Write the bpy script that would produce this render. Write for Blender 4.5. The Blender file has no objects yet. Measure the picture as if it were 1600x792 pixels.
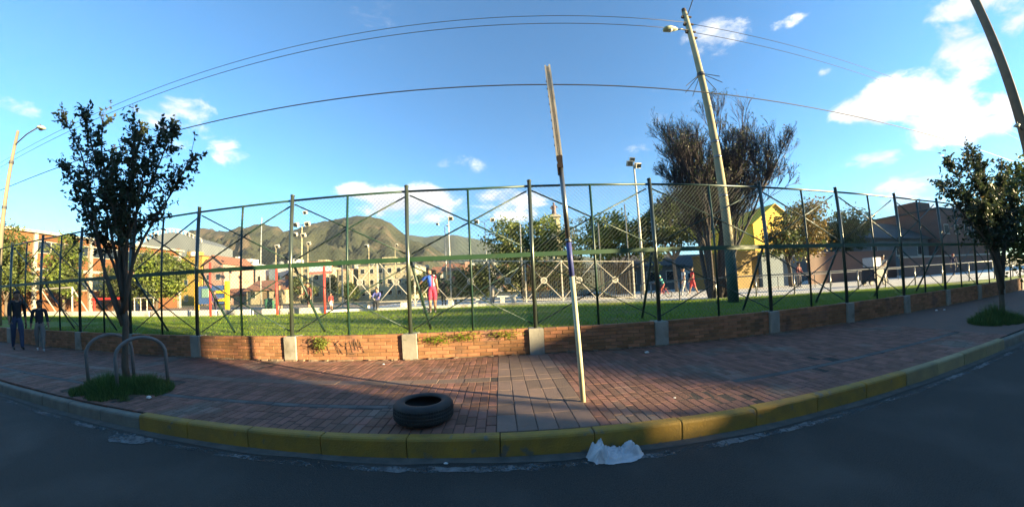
import bpy, bmesh, math, random
from mathutils import Vector, Matrix, Quaternion, noise
random.seed(7)
S = bpy.context.scene
COL = S.collection
PI = math.pi
R = math.radians

# ------------------------------------------------------------------ camera (wide dash-camera lens)
CAM_H = 1.3508
cam = bpy.data.cameras.new('camera')
cam_o = bpy.data.objects.new('camera', cam)
COL.objects.link(cam_o)
S.camera = cam_o
cam.type = 'PANO'
cam.panorama_type = 'FISHEYE_LENS_POLYNOMIAL'
cam.sensor_fit = 'HORIZONTAL'
cam.sensor_width, cam.sensor_height = 16.0, 7.92
cam.fisheye_fov = 2 * PI
cam.fisheye_polynomial_k0 = 0.0
cam.fisheye_polynomial_k1 = -0.2225125
cam.fisheye_polynomial_k2 = 0.00605064
cam.fisheye_polynomial_k3 = 0.00053044
cam.fisheye_polynomial_k4 = -4.1613e-05
cam.shift_x, cam.shift_y = 9.1857 / 1600, 35.409 / 792
cam.clip_start, cam.clip_end = 0.05, 20000
yaw, pitch, roll = 0.02240556, 0.04290511, -0.04421162
_A = Matrix(((math.cos(yaw), -math.sin(yaw), 0), (math.sin(yaw), math.cos(yaw), 0), (0, 0, 1)))
_B = Matrix(((1, 0, 0), (0, math.cos(pitch), math.sin(pitch)), (0, -math.sin(pitch), math.cos(pitch))))
_C = Matrix(((math.cos(roll), 0, math.sin(roll)), (0, 1, 0), (-math.sin(roll), 0, math.cos(roll))))
_M = _C @ _B @ _A
cam_o.matrix_world = Matrix(((_M[0][0], _M[2][0], -_M[1][0], 0), (_M[0][1], _M[2][1], -_M[1][1], 0),
                             (_M[0][2], _M[2][2], -_M[1][2], CAM_H), (0, 0, 0, 1)))

# ------------------------------------------------------------------ light: low sun from the right, a little behind
SUN_EL = R(9.5)
SUN_AZ = math.atan2(0.927, -0.376)          # clockwise from +Y
SUN_DIR = Vector((math.sin(SUN_AZ) * math.cos(SUN_EL), math.cos(SUN_AZ) * math.cos(SUN_EL), math.sin(SUN_EL)))
sun = bpy.data.lights.new('sun', 'SUN')
sun.energy = 5.0
sun.angle = R(0.53)
sun.color = (1.0, 0.78, 0.42)
sun_o = bpy.data.objects.new('sun', sun)
COL.objects.link(sun_o)
sun_o.rotation_euler = (-SUN_DIR).to_track_quat('-Z', 'Y').to_euler()
sun_o.location = SUN_DIR * 60
S.view_settings.view_transform = 'Standard'
S.view_settings.look = 'None'
S.view_settings.gamma = 1.0
S.view_settings.exposure = 2.5

world = bpy.data.worlds.new('World')
S.world = world
world.use_nodes = True
wt = world.node_tree
for n in list(wt.nodes): wt.nodes.remove(n)
def WN(t, **k):
    n = wt.nodes.new(t)
    for a, v in k.items(): setattr(n, a, v)
    return n
def wmath(op, a, b=None, c=None, clamp=False):
    n = WN('ShaderNodeMath', operation=op); n.use_clamp = clamp
    for i, v in enumerate((a, b, c)):
        if v is None: continue
        if isinstance(v, (int, float)): n.inputs[i].default_value = v
        else: wt.links.new(v, n.inputs[i])
    return n.outputs[0]
w_out = WN('ShaderNodeOutputWorld'); w_bg = WN('ShaderNodeBackground')
w_bg.inputs['Strength'].default_value = 0.076
wt.links.new(w_bg.outputs[0], w_out.inputs[0])
w_sky = WN('ShaderNodeTexSky')
w_sky.sky_type = 'NISHITA'; w_sky.sun_disc = False
w_sky.sun_elevation = SUN_EL; w_sky.sun_rotation = SUN_AZ
w_sky.altitude = 2600; w_sky.air_density = 1.35; w_sky.dust_density = 0.05; w_sky.ozone_density = 4.5
w_tc = WN('ShaderNodeTexCoord')
w_dir = w_tc.outputs['Generated']
# clouds: lobes in the sky dome (azimuth right of +Y, elevation, half widths, in degrees), broken up by noise
CLOUDS = [(66, 20.8, 7.5, 3.8, 1.0), (70.5, 17, 6.5, 4.4, 1.05), (61, 21, 4.5, 2.6, 0.95), (61.5, 14.4, 5, 1.7, 0.75), (64.5, 9.5, 5.5, 3.2, 0.85), (67, 5.5, 7, 3.2, 0.95), (74.5, 23, 4.2, 4.8, 0.85), (77, 28, 5.5, 2.8, 0.75), (76, 16, 2.8, 2.8, 0.75), (81.5, 25, 3, 3, 0.8), (45, 37, 6.5, 3.4, 0.8), (55.5, 35, 3.5, 1.2, 0.55), (58.5, 27, 1.2, 0.8, 0.55), (-52.5, 24.5, 6, 4.8, 0.66), (-47.5, 22, 4.5, 3.2, 0.66), (-59, 24, 5, 2, 0.55), (-73, 21.7, 4, 1.4, 0.6), (-16.5, 16.8, 12, 4.6, 1.05), (-25, 18, 6.5, 2.4, 0.8), (2.5, 16.0, 10, 4, 0.85), (-6.5, 23.5, 5, 2.0, 0.42), (28, 23.5, 4, 1.2, 0.4)]
w_n1 = WN('ShaderNodeTexNoise'); w_n1.inputs['Scale'].default_value = 9.0; w_n1.inputs['Detail'].default_value = 9.0; w_n1.inputs['Roughness'].default_value = 0.62
w_n1.inputs['Distortion'].default_value = 0.35
w_map = WN('ShaderNodeMapping'); w_map.inputs['Scale'].default_value = (1, 1, 2.0)
wt.links.new(w_dir, w_map.inputs[0]); wt.links.new(w_map.outputs[0], w_n1.inputs['Vector'])
w_n2 = WN('ShaderNodeTexNoise'); w_n2.inputs['Scale'].default_value = 1.5; w_n2.inputs['Detail'].default_value = 3.0
wt.links.new(w_map.outputs[0], w_n2.inputs['Vector'])
acc = None
for az, el, wa, we, amt in CLOUDS:
    a, e = R(az), R(el)
    c = Vector((math.sin(a) * math.cos(e), math.cos(a) * math.cos(e), math.sin(e)))
    rt = Vector((math.cos(a), -math.sin(a), 0)); up = rt.cross(c).normalized()
    if up.z < 0: up = -up
    def dot(v):
        d = WN('ShaderNodeVectorMath', operation='DOT_PRODUCT'); wt.links.new(w_dir, d.inputs[0]); d.inputs[1].default_value = v; return d.outputs['Value']
    x = wmath('DIVIDE', dot(rt), math.sin(R(wa))); y = wmath('DIVIDE', dot(up), math.sin(R(we)))
    r2 = wmath('ADD', wmath('MULTIPLY', x, x), wmath('MULTIPLY', y, y))
    front = wmath('GREATER_THAN', dot(c), 0.0)
    m = wmath('MULTIPLY', wmath('MULTIPLY', wmath('SUBTRACT', 1.0, r2, clamp=True), front), amt)
    acc = m if acc is None else wmath('MAXIMUM', acc, m)
general = wmath('MULTIPLY', wmath('SUBTRACT', w_n2.outputs['Fac'], 0.60, clamp=True), 1.3)
acc = wmath('MAXIMUM', acc, general)
dens = wmath('ADD', acc, wmath('MULTIPLY', wmath('SUBTRACT', w_n1.outputs['Fac'], 0.52), 3.0))
w_ramp = WN('ShaderNodeMapRange'); w_ramp.interpolation_type = 'SMOOTHSTEP'
wt.links.new(dens, w_ramp.inputs['Value'])
w_ramp.inputs['From Min'].default_value = 0.20; w_ramp.inputs['From Max'].default_value = 0.95
gate = wmath('MULTIPLY', w_ramp.outputs['Result'], wmath('MULTIPLY', acc, 3.0, clamp=True))
# cloud body: bright tops, greyer thick bases
w_n3 = WN('ShaderNodeTexNoise'); w_n3.inputs['Scale'].default_value = 4.0; w_n3.inputs['Detail'].default_value = 4.0
wt.links.new(w_map.outputs[0], w_n3.inputs['Vector'])
w_cc = WN('ShaderNodeMix', data_type='RGBA')
w_cc.inputs['A'].default_value = ((3.7, 3.6, 3.5, 1)); w_cc.inputs['B'].default_value = ((2.2, 2.35, 2.6, 1))
sh = WN('ShaderNodeMapRange'); wt.links.new(w_n3.outputs['Fac'], sh.inputs['Value']); sh.inputs['From Min'].default_value = 0.40; sh.inputs['From Max'].default_value = 0.62
wt.links.new(sh.outputs[0], w_cc.inputs['Factor'])
w_mix = WN('ShaderNodeMix', data_type='RGBA')
wt.links.new(gate, w_mix.inputs['Factor'])
w_tint = WN('ShaderNodeMix', data_type='RGBA', blend_type='MULTIPLY'); w_tint.inputs['Factor'].default_value = 1.0; w_tint.inputs['B'].default_value = (0.86, 1.05, 1.0, 1)
wt.links.new(w_sky.outputs[0], w_tint.inputs['A']); wt.links.new(w_tint.outputs['Result'], w_mix.inputs['A']); wt.links.new(w_cc.outputs['Result'], w_mix.inputs['B'])
wt.links.new(w_mix.outputs['Result'], w_bg.inputs['Color'])

S.render.engine = 'CYCLES'
S.cycles.use_denoising = True
S.cycles.max_bounces = 6
S.cycles.diffuse_bounces = 3
S.cycles.glossy_bounces = 2
S.cycles.transmission_bounces = 4
S.cycles.transparent_max_bounces = 8
S.cycles.sample_clamp_indirect = 6

# ------------------------------------------------------------------ helpers
def tag(o, label=None, cat=None, group=None, kind=None):
    if label: o['label'] = label
    if cat: o['category'] = cat
    if group: o['group'] = group
    if kind: o['kind'] = kind
    return o
def empty(name, loc=(0, 0, 0), rz=0.0, label=None, cat=None, group=None, kind=None, parent=None):
    o = bpy.data.objects.new(name, None); COL.objects.link(o)
    o.empty_display_size = 0.1
    o.location = loc; o.rotation_euler = (0, 0, rz)
    if parent: o.parent = parent
    return tag(o, label, cat, group, kind)
def link(name, me, parent=None, loc=(0, 0, 0), rot=(0, 0, 0)):
    o = bpy.data.objects.new(name, me); COL.objects.link(o)
    o.location = loc; o.rotation_euler = rot
    if parent: o.parent = parent
    return o
def copy_tree(o, parent=None):
    c = o.copy(); COL.objects.link(c); c.parent = parent
    for ch in list(o.children): copy_tree(ch, c)
    return c

class MB:
    """collects shapes; build() links them as one mesh object"""
    def __init__(s): s.v = []; s.f = []; s.m = []
    def add(s, vs, fs, mi=0):
        b = len(s.v); s.v += [tuple(v) for v in vs]
        for f in fs: s.f.append(tuple(i + b for i in f)); s.m.append(mi)
        return s
    def box(s, c, d, rot=None, mi=0):
        x, y, z = d[0] / 2, d[1] / 2, d[2] / 2
        vs = [Vector((sx * x, sy * y, sz * z)) for sz in (-1, 1) for sy in (-1, 1) for sx in (-1, 1)]
        if rot is not None: vs = [rot @ v for v in vs]
        c = Vector(c)
        return s.add([v + c for v in vs], [(0, 2, 3, 1), (4, 5, 7, 6), (0, 1, 5, 4), (2, 6, 7, 3), (0, 4, 6, 2), (1, 3, 7, 5)], mi)
    def bbox(s, c, d, b=0.005, mi=0):
        """box with chamfered upper edges (12 + 8 faces)"""
        x, y, z = d[0] / 2, d[1] / 2, d[2] / 2
        c = Vector(c); L = []
        for (ex, ey, ez) in ((0, 0, -z), (0, 0, z - b), (b, b, z)):
            L += [Vector((sx * (x - ex), sy * (y - ey), ez)) + c for sx, sy in ((-1, -1), (1, -1), (1, 1), (-1, 1))]
        F = [(0, 3, 2, 1), (8, 9, 10, 11)]
        for k in (0, 4):
            for i in range(4):
                j = (i + 1) % 4; F.append((k + i, k + j, k + 4 + j, k + 4 + i))
        return s.add(L, F, mi)
    def tube(s, pts, rad, n=6, mi=0, caps=True, up=None):
        pts = [Vector(p) for p in pts]
        if isinstance(rad, (int, float)): rad = [rad] * len(pts)
        base = len(s.v); prev = None
        for i, p in enumerate(pts):
            if i == 0: d = pts[1] - p
            elif i == len(pts) - 1: d = p - pts[i - 1]
            else: d = (pts[i + 1] - pts[i - 1])
            if d.length < 1e-9: d = Vector((0, 0, 1))
            d.normalize()
            if prev is None:
                a = Vector(up) if up else (Vector((0, 0, 1)) if abs(d.z) < 0.9 else Vector((1, 0, 0)))
            else: a = prev
            u = (a - d * a.dot(d))
            if u.length < 1e-6: u = d.orthogonal()
            u.normalize(); w = d.cross(u); prev = u
            for k in range(n):
                t = 2 * PI * (k + 0.5) / n
                s.v.append(tuple(p + (u * math.cos(t) + w * math.sin(t)) * rad[i]))
        for i in range(len(pts) - 1):
            for k in range(n):
                a = base + i * n + k; b = base + i * n + (k + 1) % n
                s.f.append((a, b, b + n, a + n)); s.m.append(mi)
        if caps:
            s.f.append(tuple(base + k for k in range(n))[::-1]); s.m.append(mi)
            e = base + (len(pts) - 1) * n
            s.f.append(tuple(e + k for k in range(n))); s.m.append(mi)
        return s
    def lathe(s, prof, c=(0, 0, 0), n=24, mi=0, rot=None, close=False):
        c = Vector(c); base = len(s.v); m = len(prof)
        for k in range(n):
            t = 2 * PI * k / n
            for r, z in prof:
                v = Vector((r * math.cos(t), r * math.sin(t), z))
                if rot is not None: v = rot @ v
                s.v.append(tuple(v + c))
        for k in range(n):
            k2 = (k + 1) % n
            for i in range(m if close else m - 1):
                j = (i + 1) % m
                s.f.append((base + k * m + i, base + k2 * m + i, base + k2 * m + j, base + k * m + j)); s.m.append(mi)
        return s
    def ball(s, c, r, n=8, mi=0, sc=(1, 1, 1)):
        c = Vector(c); base = len(s.v); h = n // 2
        for i in range(h + 1):
            p = PI * i / h
            for k in range(n):
                t = 2 * PI * k / n
                s.v.append(tuple(c + Vector((r * sc[0] * math.sin(p) * math.cos(t), r * sc[1] * math.sin(p) * math.sin(t), r * sc[2] * math.cos(p)))))
        for i in range(h):
            for k in range(n):
                a = base + i * n + k; b = base + i * n + (k + 1) % n
                s.f.append((a, a + n, b + n, b)); s.m.append(mi)
        return s
    def prism(s, poly, z0, z1, mi=0):
        n = len(poly); vs = [(x, y, z0) for x, y in poly] + [(x, y, z1) for x, y in poly]
        fs = [tuple(range(n))[::-1], tuple(range(n, 2 * n))] + [(i, (i + 1) % n, n + (i + 1) % n, n + i) for i in range(n)]
        return s.add(vs, fs, mi)
    def mesh(s, name, mats, smooth=False):
        me = bpy.data.meshes.new(name)
        me.from_pydata(s.v, [], s.f)
        for m in (mats if isinstance(mats, (list, tuple)) else [mats]): me.materials.append(m)
        if any(s.m): me.polygons.foreach_set('material_index', s.m)
        if smooth: me.polygons.foreach_set('use_smooth', [True] * len(me.polygons))
        me.update()
        return me
    def build(s, name, mats, parent=None, smooth=False, loc=(0, 0, 0), rot=(0, 0, 0), kind=None):
        o = link(name, s.mesh(name, mats, smooth), parent, loc, rot)
        if kind: o['kind'] = kind
        return o

# ------------------------------------------------------------------ materials
def mat(name, col, col2=None, rough=0.75, scale=6.0, detail=5.0, bump=0.0, bscale=None, metal=0.0, island=0.0, objvar=0.0,
        spots=None, spot_scale=1.5, spot_lo=0.55, spot_hi=0.68, transl=0.0, spec=0.35, coord='Object', coat=0.0, contrast=(0.3, 0.7), stretch=None, bdist=0.02):
    m = bpy.data.materials.new(name); m.use_nodes = True
    t = m.node_tree; N = t.nodes; L = t.links
    b = N['Principled BSDF']
    b.inputs['Roughness'].default_value = rough; b.inputs['Metallic'].default_value = metal
    b.inputs['Specular IOR Level'].default_value = spec
    if coat: b.inputs['Coat Weight'].default_value = coat; b.inputs['Coat Roughness'].default_value = 0.2
    tc = N.new('ShaderNodeTexCoord')
    vec = tc.outputs['Object']
    if coord == 'World':
        g = N.new('ShaderNodeNewGeometry'); vec = g.outputs['Position']
    if stretch:
        mp = N.new('ShaderNodeMapping'); mp.inputs['Scale'].default_value = stretch; L.new(vec, mp.inputs[0]); vec = mp.outputs[0]
    col2 = col2 or tuple(c * 0.6 for c in col)
    nz = N.new('ShaderNodeTexNoise'); nz.inputs['Scale'].default_value = scale; nz.inputs['Detail'].default_value = detail; nz.inputs['Roughness'].default_value = 0.6
    L.new(vec, nz.inputs['Vector'])
    mr = N.new('ShaderNodeMapRange'); mr.inputs['From Min'].default_value = contrast[0]; mr.inputs['From Max'].default_value = contrast[1]
    L.new(nz.outputs['Fac'], mr.inputs['Value'])
    mx = N.new('ShaderNodeMix'); mx.data_type = 'RGBA'
    mx.inputs['A'].default_value = (*col, 1); mx.inputs['B'].default_value = (*col2, 1)
    L.new(mr.outputs[0], mx.inputs['Factor'])
    out = mx.outputs['Result']
    if spots:
        n2 = N.new('ShaderNodeTexNoise'); n2.inputs['Scale'].default_value = spot_scale; n2.inputs['Detail'].default_value = 6.0
        L.new(vec, n2.inputs['Vector'])
        r2 = N.new('ShaderNodeMapRange'); r2.inputs['From Min'].default_value = spot_lo; r2.inputs['From Max'].default_value = spot_hi
        L.new(n2.outputs['Fac'], r2.inputs['Value'])
        m2 = N.new('ShaderNodeMix'); m2.data_type = 'RGBA'; L.new(out, m2.inputs['A']); m2.inputs['B'].default_value = (*spots, 1)
        L.new(r2.outputs[0], m2.inputs['Factor']); out = m2.outputs['Result']
    if island or objvar:
        g = N.new('ShaderNodeNewGeometry'); oi = N.new('ShaderNodeObjectInfo')
        ad = N.new('ShaderNodeMath'); ad.operation = 'ADD'; L.new(g.outputs['Random Per Island'], ad.inputs[0]); L.new(oi.outputs['Random'], ad.inputs[1])
        fr = N.new('ShaderNodeMath'); fr.operation = 'FRACT'; L.new(ad.outputs[0], fr.inputs[0])
        amt = island or objvar
        mr3 = N.new('ShaderNodeMapRange'); mr3.inputs['To Min'].default_value = 1 - amt; mr3.inputs['To Max'].default_value = 1 + amt
        L.new(fr.outputs[0], mr3.inputs['Value'])
        hs = N.new('ShaderNodeHueSaturation'); L.new(out, hs.inputs['Color']); L.new(mr3.outputs[0], hs.inputs['Value'])
        # a little hue drift too
        fr2 = N.new('ShaderNodeMath'); fr2.operation = 'MULTIPLY_ADD'; L.new(fr.outputs[0], fr2.inputs[0]); fr2.inputs[1].default_value = -0.05 * amt; fr2.inputs[2].default_value = 0.5 + 0.025 * amt
        L.new(fr2.outputs[0], hs.inputs['Hue'])
        out = hs.outputs[0]
    L.new(out, b.inputs['Base Color'])
    if bump:
        nb = N.new('ShaderNodeTexNoise'); nb.inputs['Scale'].default_value = bscale or scale * 4; nb.inputs['Detail'].default_value = 6.0
        L.new(vec, nb.inputs['Vector'])
        bp = N.new('ShaderNodeBump'); bp.inputs['Strength'].default_value = bump; bp.inputs['Distance'].default_value = bdist
        L.new(nb.outputs['Fac'], bp.inputs['Height']); L.new(bp.outputs[0], b.inputs['Normal'])
    if transl:
        tr = N.new('ShaderNodeBsdfTranslucent'); L.new(out, tr.inputs['Color'])
        ms = N.new('ShaderNodeMixShader'); ms.inputs[0].default_value = transl
        o = N['Material Output']
        L.new(b.outputs[0], ms.inputs[1]); L.new(tr.outputs[0], ms.inputs[2]); L.new(ms.outputs[0], o.inputs[0])
    return m
_flat = {}
def flat(col, rough=0.6, metal=0.0, bump=0.0):
    k = (tuple(round(c, 3) for c in col), rough, metal, bump)
    if k not in _flat:
        _flat[k] = mat('paint', col, tuple(c * 0.78 for c in col), rough=rough, metal=metal, scale=9, bump=bump)
    return _flat[k]
def glassmat():
    m = bpy.data.materials.new('window_glass'); m.use_nodes = True
    b = m.node_tree.nodes['Principled BSDF']; b.inputs['Base Color'].default_value = (0.02, 0.025, 0.03, 1); b.inputs['Roughness'].default_value = 0.08
    b.inputs['Specular IOR Level'].default_value = 0.6
    return m
M = {}
M['asphalt'] = mat('asphalt', (0.026, 0.026, 0.024), (0.070, 0.067, 0.061), rough=0.85, scale=95, detail=3, bump=0.9, bscale=120, coord='World', spots=(0.075, 0.073, 0.066), spot_scale=0.9, spot_lo=0.50, spot_hi=0.72)
M['roadpaint'] = mat('worn_road_paint', (0.22, 0.23, 0.23), (0.07, 0.072, 0.074), rough=0.85, scale=9, bump=0.4, bscale=120, coord='World')
def wear(m, scale, lo, hi):
    '''paint worn through to what lies below: transparent where the noise is low'''
    t = m.node_tree; N = t.nodes; L = t.links; g = N.new('ShaderNodeNewGeometry')
    n = N.new('ShaderNodeTexNoise'); n.inputs['Scale'].default_value = scale; n.inputs['Detail'].default_value = 8.0; n.inputs['Roughness'].default_value = 0.7
    L.new(g.outputs['Position'], n.inputs['Vector'])
    n2 = N.new('ShaderNodeTexNoise'); n2.inputs['Scale'].default_value = 1.6; n2.inputs['Detail'].default_value = 2.0; L.new(g.outputs['Position'], n2.inputs['Vector'])
    a = N.new('ShaderNodeMath'); a.operation = 'ADD'; L.new(n.outputs['Fac'], a.inputs[0]); L.new(n2.outputs['Fac'], a.inputs[1])
    r = N.new('ShaderNodeMapRange'); r.inputs['From Min'].default_value = lo; r.inputs['From Max'].default_value = hi; L.new(a.outputs[0], r.inputs['Value'])
    tr = N.new('ShaderNodeBsdfTransparent'); ms = N.new('ShaderNodeMixShader'); o = N['Material Output']
    L.new(r.outputs[0], ms.inputs[0]); L.new(tr.outputs[0], ms.inputs[1]); L.new(N['Principled BSDF'].outputs[0], ms.inputs[2]); L.new(ms.outputs[0], o.inputs[0])
wear(M['roadpaint'], 22, 0.86, 1.12)
M['bed'] = mat('paving_bed', (0.07, 0.06, 0.055), (0.03, 0.028, 0.026), rough=0.95, scale=12, bump=0.5, bscale=90, coord='World')
M['paver_red'] = mat('red_paver', (0.235, 0.115, 0.082), (0.160, 0.085, 0.064), rough=0.85, scale=5, bump=0.35, bscale=80, island=0.28, coord='World', spots=(0.17, 0.135, 0.11), spot_scale=1.1)
M['paver_grey'] = mat('grey_paver', (0.215, 0.145, 0.112), (0.155, 0.112, 0.090), rough=0.85, scale=4, bump=0.35, bscale=70, island=0.20, coord='World')
M['paver_dark'] = mat('dark_paver', (0.12, 0.115, 0.11), (0.08, 0.078, 0.075), rough=0.85, scale=5, bump=0.3, bscale=70, island=0.2, coord='World')
M['kerb_yellow'] = mat('yellow_kerb_paint', (0.37, 0.225, 0.035), (0.22, 0.15, 0.042), rough=0.7, scale=5, bump=0.3, bscale=60, objvar=0.12, coord='World', spots=(0.15, 0.135, 0.10), spot_scale=7.0, spot_lo=0.61, spot_hi=0.70)
M['kerb_grey'] = mat('bare_kerb_concrete', (0.22, 0.21, 0.17), (0.15, 0.14, 0.12), rough=0.85, scale=5, bump=0.35, bscale=60, coord='World')
M['kerb_worn'] = mat('worn_yellow_kerb', (0.36, 0.29, 0.14), (0.24, 0.20, 0.12), rough=0.8, scale=4, bump=0.3, bscale=60, objvar=0.12, coord='World')
M['concrete'] = mat('concrete', (0.36, 0.34, 0.29), (0.25, 0.235, 0.20), rough=0.85, scale=3, bump=0.35, bscale=40, coord='World', spots=(0.17, 0.15, 0.12), spot_scale=2.2, spot_lo=0.58, spot_hi=0.74)
M['concrete_pale'] = mat('pale_concrete', (0.68, 0.66, 0.60), (0.55, 0.53, 0.48), rough=0.85, scale=2, bump=0.25, bscale=30, coord='World', spots=(0.30, 0.28, 0.25), spot_scale=1.1)
M['brick'] = mat('clay_brick', (0.40, 0.195, 0.095), (0.30, 0.135, 0.07), rough=0.85, scale=6, bump=0.4, bscale=60, island=0.30, coord='World', spots=(0.20, 0.11, 0.075), spot_scale=1.7, spot_lo=0.56, spot_hi=0.72)
M['mortar'] = mat('mortar', (0.27, 0.20, 0.14), (0.19, 0.14, 0.10), rough=0.95, scale=10, bump=0.5, bscale=80, coord='World')
M['soil'] = mat('soil', (0.10, 0.075, 0.05), (0.06, 0.045, 0.03), rough=0.95, scale=6, bump=0.5, bscale=50, coord='World')
M['lawn'] = mat('lawn_turf', (0.11, 0.20, 0.018), (0.15, 0.20, 0.03), rough=0.9, scale=1.1, bump=0.6, bscale=70, coord='World', spots=(0.21, 0.175, 0.07), spot_scale=0.55, spot_lo=0.52, spot_hi=0.70)
M['blade'] = mat('grass_blade', (0.155, 0.270, 0.018), (0.22, 0.28, 0.03), rough=0.8, spec=0.08, scale=0.8, island=0.35, transl=0.35, coord='World')
M['blade_dark'] = mat('long_grass_blade', (0.055, 0.12, 0.03), (0.09, 0.14, 0.04), rough=0.6, scale=3, island=0.35, transl=0.25, coord='World')
M['galv'] = mat('galvanised_steel', (0.30, 0.30, 0.28), (0.19, 0.19, 0.18), rough=0.33, metal=0.8, scale=5, coord='World')
M['post'] = mat('dark_post_paint', (0.075, 0.095, 0.078), (0.05, 0.066, 0.055), rough=0.28, metal=0.45, scale=5, spec=0.9, coord='World')
M['green'] = mat('green_fence_paint', (0.014, 0.048, 0.034), (0.010, 0.034, 0.026), rough=0.42, scale=4, spec=0.5, coord='World', spots=(0.055, 0.06, 0.04), spot_scale=3.5, spot_lo=0.6, spot_hi=0.72)
M['green_band'] = mat('green_band_paint', (0.028, 0.080, 0.038), (0.020, 0.058, 0.028), rough=0.5, scale=3, spec=0.5, coord='World', spots=(0.09, 0.10, 0.07), spot_scale=2.5, spot_lo=0.6, spot_hi=0.75)
M['wire'] = mat('chain_link_wire', (0.10, 0.13, 0.12), (0.07, 0.095, 0.085), rough=0.5, metal=0.3, scale=3, coord='World')
M['white_metal'] = mat('pale_painted_metal', (0.52, 0.49, 0.43), (0.38, 0.36, 0.31), rough=0.5, scale=4, coord='World')
M['dark_metal'] = mat('dark_metal', (0.04, 0.045, 0.05), (0.06, 0.06, 0.06), rough=0.5, scale=6, coord='World')
M['red_metal'] = mat('red_painted_metal', (0.55, 0.045, 0.035), (0.42, 0.04, 0.03), rough=0.45, scale=4, coord='World')
M['pole_conc'] = mat('pole_concrete', (0.36, 0.315, 0.20), (0.27, 0.235, 0.15), rough=0.85, scale=2.0, bump=0.2, bscale=40, coord='World')
M['lamp_tan'] = mat('dim_pole_concrete', (0.20, 0.17, 0.12), (0.15, 0.125, 0.09), rough=0.85, scale=2.0, coord='World')
M['pole_green'] = mat('pole_green_paint', (0.030, 0.075, 0.055), (0.022, 0.055, 0.042), rough=0.7, scale=3, coord='World')
M['pole_paint'] = mat('weathered_pole_paint', (0.62, 0.60, 0.40), (0.50, 0.47, 0.31), rough=0.5, scale=6, coord='World', spots=(0.30, 0.26, 0.18), spot_scale=7, spot_lo=0.62, spot_hi=0.74)
M['pole_blue'] = mat('blue_wrap', (0.085, 0.10, 0.30), (0.06, 0.075, 0.24), rough=0.45, scale=7, coord='World')
M['rust'] = mat('rusty_board', (0.78, 0.72, 0.60), (0.66, 0.57, 0.43), rough=0.75, scale=7, bump=0.2, coord='World', spots=(0.46, 0.34, 0.22), spot_scale=5, spot_lo=.62, spot_hi=.75)
M['rust_dark'] = mat('dark_rust', (0.09, 0.06, 0.045), (0.05, 0.04, 0.035), rough=0.8, scale=9, coord='World')
M['rubber'] = mat('tyre_rubber', (0.026, 0.026, 0.028), (0.045, 0.043, 0.040), rough=0.7, scale=8, bump=0.15, coord='Object')
M['plastic'] = mat('white_plastic', (0.66, 0.67, 0.70), (0.50, 0.51, 0.54), rough=0.3, scale=9, transl=0.12, spec=0.5)
M['bark'] = mat('bark', (0.12, 0.095, 0.07), (0.075, 0.06, 0.047), rough=0.9, scale=9, bump=0.5, bscale=50, stretch=(1, 1, 0.3))
M['bark_grey'] = mat('grey_bark', (0.085, 0.072, 0.068), (0.055, 0.047, 0.046), rough=0.9, scale=9, bump=0.5, bscale=50, stretch=(1, 1, 0.3))
M['bark_pale'] = mat('pale_bark', (0.24, 0.20, 0.155), (0.15, 0.12, 0.095), rough=0.9, scale=7, bump=0.5, bscale=40, stretch=(1, 1, 0.3))
M['twig'] = mat('red_brown_twig', (0.070, 0.055, 0.062), (0.048, 0.040, 0.047), rough=0.85, scale=3, island=0.3)
M['wood'] = mat('wood', (0.20, 0.14, 0.085), (0.14, 0.095, 0.06), rough=0.8, scale=5)
M['glass'] = glassmat()
M['black'] = flat((0.015, 0.015, 0.017), 0.55)
M['cable'] = flat((0.02, 0.02, 0.022), 0.6)
def leafmat(name, a, b, isl=0.45, tr=0.3):
    return mat(name, a, b, rough=0.5, scale=0.9, island=isl, transl=tr, spec=0.4, contrast=(0.38, 0.62))
M['leaf_street'] = leafmat('street_tree_leaf', (0.028, 0.046, 0.024), (0.046, 0.060, 0.026))
M['leaf_sunlit'] = leafmat('sunlit_leaf', (0.16, 0.17, 0.04), (0.14, 0.10, 0.05))  # sunlight put into the colour: paler yellow leaves for the lit shoot tips
M['leaf_green'] = leafmat('green_leaf', (0.12, 0.185, 0.028), (0.18, 0.21, 0.035))
M['leaf_dark'] = leafmat('dark_leaf', (0.040, 0.065, 0.022), (0.075, 0.085, 0.028))
M['leaf_olive'] = leafmat('olive_leaf', (0.105, 0.13, 0.035), (0.065, 0.095, 0.025))
M['leaf_orange'] = leafmat('turning_leaf', (0.20, 0.125, 0.022), (0.10, 0.085, 0.022))

# ================================================================== THE SETTING
def interp(x, pts):
    if x <= pts[0][0]: return pts[0][1]
    for (a, b), (c, d) in zip(pts, pts[1:]):
        if x <= c: return b + (d - b) * (x - a) / (c - a)
    return pts[-1][1]
ROAD_Z = -0.18
kerb_y = lambda x: 2.752 - 0.0139 * x            # back edge of the kerb
def sheet(name, x0, x1, y0, y1, z, m, nx=1, ny=1, kind='structure'):
    mb = MB(); vs = [(x0 + (x1 - x0) * i / nx, y0 + (y1 - y0) * j / ny, z) for j in range(ny + 1) for i in range(nx + 1)]
    fs = [(j * (nx + 1) + i, j * (nx + 1) + i + 1, (j + 1) * (nx + 1) + i + 1, (j + 1) * (nx + 1) + i) for j in range(ny) for i in range(nx)]
    mb.add(vs, fs); return mb.build(name, m, kind=kind)
M['field'] = mat('valley_ground', (0.10, 0.12, 0.05), (0.15, 0.14, 0.08), rough=0.95, scale=0.03, coord='World')
sheet('ground', -3500, 2400, -600, 2800, -0.5, M['field'])
road = sheet('road', -160, 160, -7.6, 3.4, ROAD_Z, M['asphalt'], 40, 4)

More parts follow.
